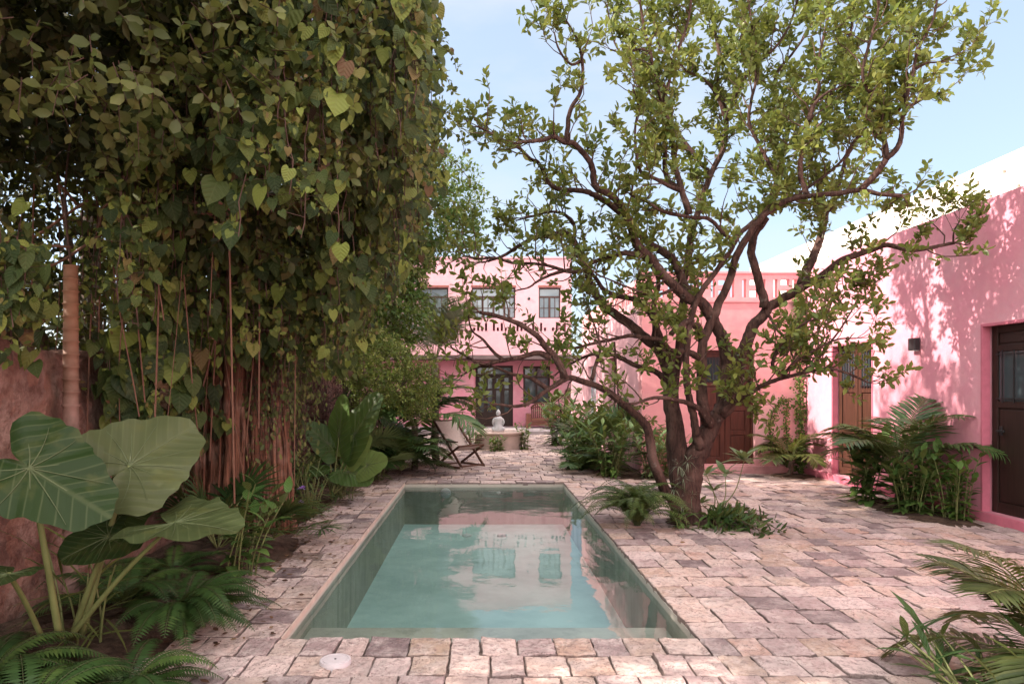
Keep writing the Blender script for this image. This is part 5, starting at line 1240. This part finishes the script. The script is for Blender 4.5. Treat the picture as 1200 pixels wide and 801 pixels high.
G.build('leaves', L_FERN, t_); S.build('stems', TWIG, t_)
left_shrub('broadleaf_plant', (2.2, 7.28, .0), 'small glossy seedling at the front of the trunk', n=5, H=.14, LL=.16, LWd=.35, seed=33, k=6)
t_ = thing('air_plant', (2.33, 7.38, .5), 'wiry grey tillandsia tufts clinging to the main trunk', 'plant'); G = Geo()
for px, py in ((800, 560), (795, 545), (812, 580), (790, 572), (806, 540), (798, 590)):
    p = W(px, py, 7.42); rosette(G, p, 14, .14, .06, px, (-1.2, 1.2), T_NEEDLE, .4)
G.build('leaves', L_GREYPALM, t_)

# ------------------------------------------------------------------ planting along the wing (right of the pool's far end)
def shrubthing(name, c, label, seed, mat, n=14, H=.9, LL=.28, LWd=.28, k=9, lean=.3, cat='plant', group=None, **kw):
    t_ = thing(name, c, label, cat, group); G = Geo(); S = Geo(); stalkplant(G, S, c, n=n, H=H, LL=LL, LWd=LWd, seed=seed, k=k, lean=lean, **kw); G.build('leaves', mat, t_); S.build('stems', LEAFSTEM, t_); return t_
shrubthing('ginger_plant', (2.15, 11.5, 0), 'leafy ginger clump nearest the tree before the coral wall', 41, L_GINGER, 22, .85, .26, .26)
shrubthing('ginger_plant', (2.45, 12.3, 0), 'tall ginger clump at the corner of the coral wing', 42, L_GINGER, 20, 1.05, .28, .26)
shrubthing('ginger_plant', (2.1, 13.2, 0), 'broad leafed clump in the middle of the bed along the wing', 43, L_BUSH, 22, .95, .28, .3)
shrubthing('ginger_plant', (2.35, 14.6, 0), 'light green leafy clump below the dark side door', 44, L_PALE, 20, 1.1, .32, .3)
shrubthing('ginger_plant', (2.3, 16.4, 0), 'rounded green clump near the white glazed door', 45, L_BUSH, 22, 1.05, .32, .32)
shrubthing('ginger_plant', (1.95, 17.8, 0), 'dark green clump at the far end of the wing bed', 46, L_GINGER, 18, .95, .35, .32)
shrubthing('ginger_plant', (2.85, 11.35, 0), 'leafy clump directly behind the leaning left limb of the tree', 56, L_PALE, 18, .8, .24, .28)
shrubthing('ginger_plant', (3.25, 11.6, 0), 'low clump against the coral wall seen between the tree stems', 57, L_GINGER, 16, .7, .24, .28)
shrubthing('ginger_plant', (1.75, 12.6, 0), 'low leafy clump at the paving edge of the wing bed', 58, L_GINGER, 18, .6, .24, .26)
fanpalm('fan_palm', (2.55, 13.0, .3), 13, .85, .45, 'bushy fan palm against the wing side wall', L_PALM, 47, lw=.09)
fanpalm('fan_palm', (2.6, 12.0, .2), 10, .75, .40, 'small fan palm before the corner of the coral wall', L_PALM, 48, lw=.09)
palm('young_palm', (1.75, 12.2, 0), .05, 9, 'low arching palm on the edge of the wing bed', L_PALM, .6, .22, .10, 49, el=(.3, 1.2), nl=26)
t_ = thing('plumeria_plant', (2.45, 20.2, 0), 'pale grey green plumeria beside the veranda bench', 'plant'); G = Geo(); S = Geo()
for i in range(9):
    p = V3(2.45, 20.2, .95) + R.normal(0, 1, 3) * V3(.32, .25, .18); S.tube([V3(2.45, 20.2, 0), (V3(2.45, 20.2, .2) + p) / 2, p], [.03, .02, .015], 6); rosette(G, p, 13, .36, .28, 900 + i, (-.1, 1.1))
G.build('leaves', L_PALE, t_); S.build('stems', GREYBARK, t_)

# ------------------------------------------------------------------ right wall plants
palm('areca_palm', (5.2, 8.5, 0), .45, 15, 'feathery palm against the pink wall between the two doors', L_PALM, 1.15, .32, .08, 51, .04, (.5, 1.4), 36)
shrubthing('croton_plant', (5.15, 8.15, 0), 'glossy broad leaved bush below the wall lamp', 52, L_GINGER, 34, .72, .21, .36, 11)
shrubthing('croton_plant', (5.38, 7.75, 0), 'small bush with rounded leaves left of the near dark door', 53, L_BUSH, 22, .70, .14, .45, 13, lean=.2)
shrubthing('croton_plant', (5.0, 8.9, 0), 'broad leaved plant in front of the orange wooden door', 54, L_GINGER, 18, .85, .3, .38, 9)
palm('areca_palm', (5.25, 11.55, 0), .25, 13, 'yellow green bushy palm in the corner of the two pink walls', L_YELLOW, .75, .24, .09, 55, .04, (.5, 1.4), 28)
iv = thing('ivy', (5.2, 11.9, 0), 'column of small leaved ivy climbing the coral wall beside the corner', 'climbing plant'); G = Geo(); S = Geo()
def climb(path, wd, n, size=.05):
    P = smooth_path(path, 8); S.tube(P, .008, 5); i = R.integers(0, len(P) - 1, n); p = P[i] + (P[i + 1] - P[i]) * R.random((n, 1)) + R.normal(0, 1, (n, 3)) * V3(wd, .02, wd * .5); p[:, 1] = np.minimum(p[:, 1], 11.98)
    G.leaves(p, V3(0, -.35, -.7) + R.normal(0, .45, (n, 3)), V3(0, -1, .3) + R.normal(0, .35, (n, 3)), size * R.uniform(.6, 1.2, n), .7, T_OVAL, .1)
YI = 11.93
climb([W(938, 560, YI), W(939, 500, YI), W(937, 450, YI), W(938, 400, YI), W(938, 370, YI), W(936, 340, YI)], .065, 1500)
climb([W(935, 550, YI), W(915, 535, YI), W(903, 510, YI), W(905, 485, YI), W(918, 466, YI)], .04, 420, .045)
climb([W(940, 545, YI), W(925, 520, YI), W(921, 490, YI), W(925, 466, YI)], .04, 300, .045)
climb([W(940, 558, YI), W(960, 552, YI), W(968, 545, YI)], .10, 420, .06)
G.build('leaves', L_BUSH, iv); S.build('stems', TWIG, iv)

# ------------------------------------------------------------------ foreground right corner
L_OLIVE = leafmat('olive_palm_leaflet', [(0, (.03, .045, .014)), (.6, (.075, .085, .028)), (1, (.17, .155, .06))], .2, .4)
L_NEAR = leafmat('dark_lance_leaf', [(0, (.018, .045, .014)), (.6, (.04, .085, .024)), (1, (.13, .16, .04))], .22, .35, (7, .4, (.10, .14, .05), .2))
palm('areca_palm', (2.75, 3.2, -.02), .12, 15, 'arching palm fronds reaching in at the lower right corner', L_OLIVE, .95, .20, .085, 61, .03, (.35, 1.25), 40)
palm('areca_palm', (2.55, 2.75, -.02), .05, 9, 'dry tipped palm frond tangle lowest at the right edge', L_OLIVE, .7, .18, .085, 65, .03, (.3, 1.0), 36)
shrubthing('lance_leaved_plant', (2.2, 2.95, 0), 'plant with long lance leaves in the lower right corner', 62, L_NEAR, 11, .34, .24, .15, 6, lean=.9, face=2.6)
shrubthing('lance_leaved_plant', (2.5, 2.75, 0), 'dark leafy plant at the right end of the lower edge', 63, L_NEAR, 18, .40, .22, .18, 8, lean=.5)
fern_thing((1.68, 2.72, -.02), 14, .2, 'little fern tuft at the bottom edge right of centre', 64, group=None)

# ------------------------------------------------------------------ fallen leaves
G = Geo(); n = 700
yy = R.uniform(3.2, 13, n); xx = np.array([bed_edge(v) for v in yy]) + np.abs(R.normal(0, .28, n)) - .05
k = ~((xx > PX0 - .03) & (yy > PY0 - .03) & (yy < PY1 + .03)); xx, yy = xx[k], yy[k]
x2 = R.uniform(1.5, 5.2, 60); y2 = R.uniform(3.5, 11, 60); xx = np.concatenate([xx, x2]); yy = np.concatenate([yy, y2]); n = len(xx)
a = R.random(n) * 6.28
G.leaves(np.stack([xx, yy, np.full(n, .012)], 1), np.stack([np.cos(a), np.sin(a), R.normal(0, .1, n)], 1), UP + R.normal(0, .25, (n, 3)), R.uniform(.02, .06, n), .5, T_OVAL, -.1)
struct(G.build('fallen_leaves', L_DEAD), 'stuff')

# ------------------------------------------------------------------ fountain, statue, chair, bench
fc = V3((584 - 563) / F * 16.9, 16.95, 0)
ft = thing('fountain_basin', fc, 'low round plastered fountain basin with a thick rim in front of the house', 'fountain')
G = Geo(); G.lathe(fc, [(.60, -.04), (.60, .33), (.61, .36), (.66, .37), (.675, .40), (.66, .43), (.58, .43), (.565, .40), (.55, .18), (0, .17)], 48); G.build('basin', BASIN, ft)
G = Geo(); G.lathe(fc, [(0, .345), (.553, .345)], 40); G.build('basin_water', water('fountain_water', (.6, .75, .7)), ft)
G = Geo(); G.lathe(fc, [(.17, .17), (.15, .40), (.17, .42), (0, .42)], 24); G.build('pedestal', BASIN, ft)
SS = .82
st = thing('statue', (fc[0], fc[1], .42), 'small white stone figure seen from behind kneeling on the fountain', 'statue')
G = Geo(); c = fc + V3(0, 0, .42)
G.lathe(c, [(0, 0), (.085, 0), (.10, .05), (.095, .10), (.085, .16), (.095, .24), (.112, .31), (.09, .35), (.04, .375), (.036, .39), (.05, .41), (.058, .445), (.052, .48), (.03, .505), (0, .51)], 24, .75)
for s_ in (-1, 1):
    G.tube(smooth_path([c + V3(s_ * .095, 0, .31), c + V3(s_ * .13, .01, .23), c + V3(s_ * .10, .09, .15), c + V3(s_ * .03, .14, .16)], 5), np.linspace(.034, .022, 16), 10)
    G.tube(smooth_path([c + V3(s_ * .07, 0, .05), c + V3(s_ * .12, .12, .06), c + V3(s_ * .1, .18, .04)], 5), np.linspace(.065, .04, 11), 10)
o = G.build('figure', MATTE_WHITE, st)
r_ = o.modifiers.new('remesh', 'REMESH'); r_.mode = 'VOXEL'; r_.voxel_size = .011; r_.use_smooth_shade = True
G = Geo(); G.lathe(c, [(.056, .468), (.055, .478), (.04, .50), (.016, .535), (0, .55)], 18); G.build('pointed_hat', MATTE_WHITE, st)
for i, (dx, dy, lab) in enumerate([(-.62, -.42, 'leafy tuft at the left foot of the fountain basin'), (.66, -.30, 'leafy tuft at the right foot of the fountain basin'), (-.05, -.72, 'low plant in front of the fountain basin')]):
    shrubthing('fountain_plant', tuple(fc + V3(dx, dy, 0)), lab, 70 + i, L_BUSH, 12, (.55, .6, .32)[i], .15, .4, 8, group='plants round the fountain')

chair = thing('deck_chair', (-.45, 13.1, 0), 'folding wooden deck chair with a pale canvas sling facing the fountain', 'deck chair')
cx, cy = -.40, 13.0
M = Matrix.Translation((cx, cy, 0)) @ Matrix.Rotation(math.radians(-46), 4, 'Z')
def T(x, y, z): return tuple(M @ Vector((x, y, z)))
hw = .28
# chair faces local +x; back at -x
for s_ in (-1, 1):
    m = MB(); m.bar(T(-.42, s_ * hw, .86), T(.36, s_ * hw, .05), .028, .045); m.build('back_rail', TEAK, chair, .004)
    m = MB(); m.bar(T(-.30, s_ * (hw + .035), .03), T(.34, s_ * (hw + .035), .42), .026, .042); m.build('leg', TEAK, chair, .004)
    m = MB(); m.bar(T(-.30, s_ * (hw + .035), .03), T(.36, s_ * (hw + .035), .03), .026, .04); m.build('foot_rail', TEAK, chair, .004)
    m = MB(); m.bar(T(-.16, s_ * (hw + .05), .50), T(.30, s_ * (hw + .05), .50), .05, .022); m.build('armrest', TEAK, chair, .004)
for a_, b_ in ((T(-.42, -hw, .86), T(-.42, hw, .86)), (T(.34, -hw - .03, .42), T(.34, hw + .03, .42)), (T(.36, -hw, .05), T(.36, hw, .05)), (T(-.30, -hw, .03), T(-.30, hw, .03))):
    m = MB(); m.bar(a_, b_, .03, .03); m.build('crossbar', TEAK, chair, .004)
G = Geo(); prof = smooth_path([(-.415, 0, .875), (-.26, 0, .66), (-.10, 0, .42), (.06, 0, .335), (.2, 0, .37), (.335, 0, .44)], 4); pts = []; tr = []
nw = 7
for i, q in enumerate(prof):
    for k in range(nw):
        yy = (-1 + 2 * k / (nw - 1)) * (hw - .012); sg = .015 * (1 - (yy / hw) ** 2)
        pts.append(T(q[0], yy, q[2] - sg)) 
for i, q in enumerate(prof):
    for k in range(nw):
        yy = (-1 + 2 * k / (nw - 1)) * (hw - .012); sg = .015 * (1 - (yy / hw) ** 2); pts.append(T(q[0], yy, q[2] - sg - .006))
o2 = len(prof) * nw
for i in range(len(prof) - 1):
    for k in range(nw - 1):
        a = i * nw + k; tr += [(a, a + 1, a + nw + 1), (a, a + nw + 1, a + nw), (o2 + a, o2 + a + nw + 1, o2 + a + 1), (o2 + a, o2 + a + nw, o2 + a + nw + 1)]
G.add(np.array(pts), np.array(tr), np.full((len(pts), 3), .5)); G.build('canvas_sling', CANVAS, chair)

bench = thing('wooden_bench', (2.25, 23.6, .1), 'wooden bench with slatted back and block ends on the veranda', 'bench')
bx0, bx1, by = 1.62, 2.95, 23.85
for xx in (bx0, bx1 - .0):
    m = MB(); m.box(xx - .02 if xx == bx0 else xx - .13, xx + .13 if xx == bx0 else xx + .02, by - .30, by + .30, .10, .60); m.build('end_block', SOFAWOOD, bench, .01)
m = MB(); m.box(bx0 + .14, bx1 - .14, by - .30, by + .28, .34, .44); m.build('seat', SOFAWOOD, bench, .01)
m = MB(); m.box(bx0 + .14, bx1 - .14, by - .285, by - .25, .20, .335); m.build('front_rail', SOFAWOOD, bench, .005)
# curved back: slats between rails following a low arch
m = MB(); n = 15
arch = lambda u: .44 + .50 * (1 - abs(2 * u - 1) ** 4 * .35)
for k in range(n):
    u = (k + .5) / n; x = bx0 + .16 + (bx1 - bx0 - .32) * u; m.box(x - .022, x + .022, by + .22, by + .24, .441, arch(u))
m.build('back_slats', SOFAWOOD, bench)
G = Geo(); G.tube([(bx0 + .16 + (bx1 - bx0 - .32) * u, by + .23, arch(u) + .015) for u in np.linspace(0, 1, 20)], .032, 8); G.tube([(bx0 + .16 + (bx1 - bx0 - .32) * u, by + .23, arch(u) * .5 + .36) for u in np.linspace(0, 1, 20)], .018, 8); G.build('back_rail', SOFAWOOD, bench)

from collections import Counter
kinds_ = Counter(o.name.split('.')[0] for o in bpy.data.objects if 'category' in o)
for o in bpy.data.objects:
    kb = o.name.split('.')[0]
    if 'category' in o and 'group' not in o and kinds_[kb] > 1: o['group'] = kb.replace('_', ' ') + 's of the courtyard garden'
for o in bpy.data.objects:
    if '_o' in o: del o['_o']
print('objects', len(bpy.data.objects), 'tris', sum(len(m.polygons) for m in bpy.data.meshes))
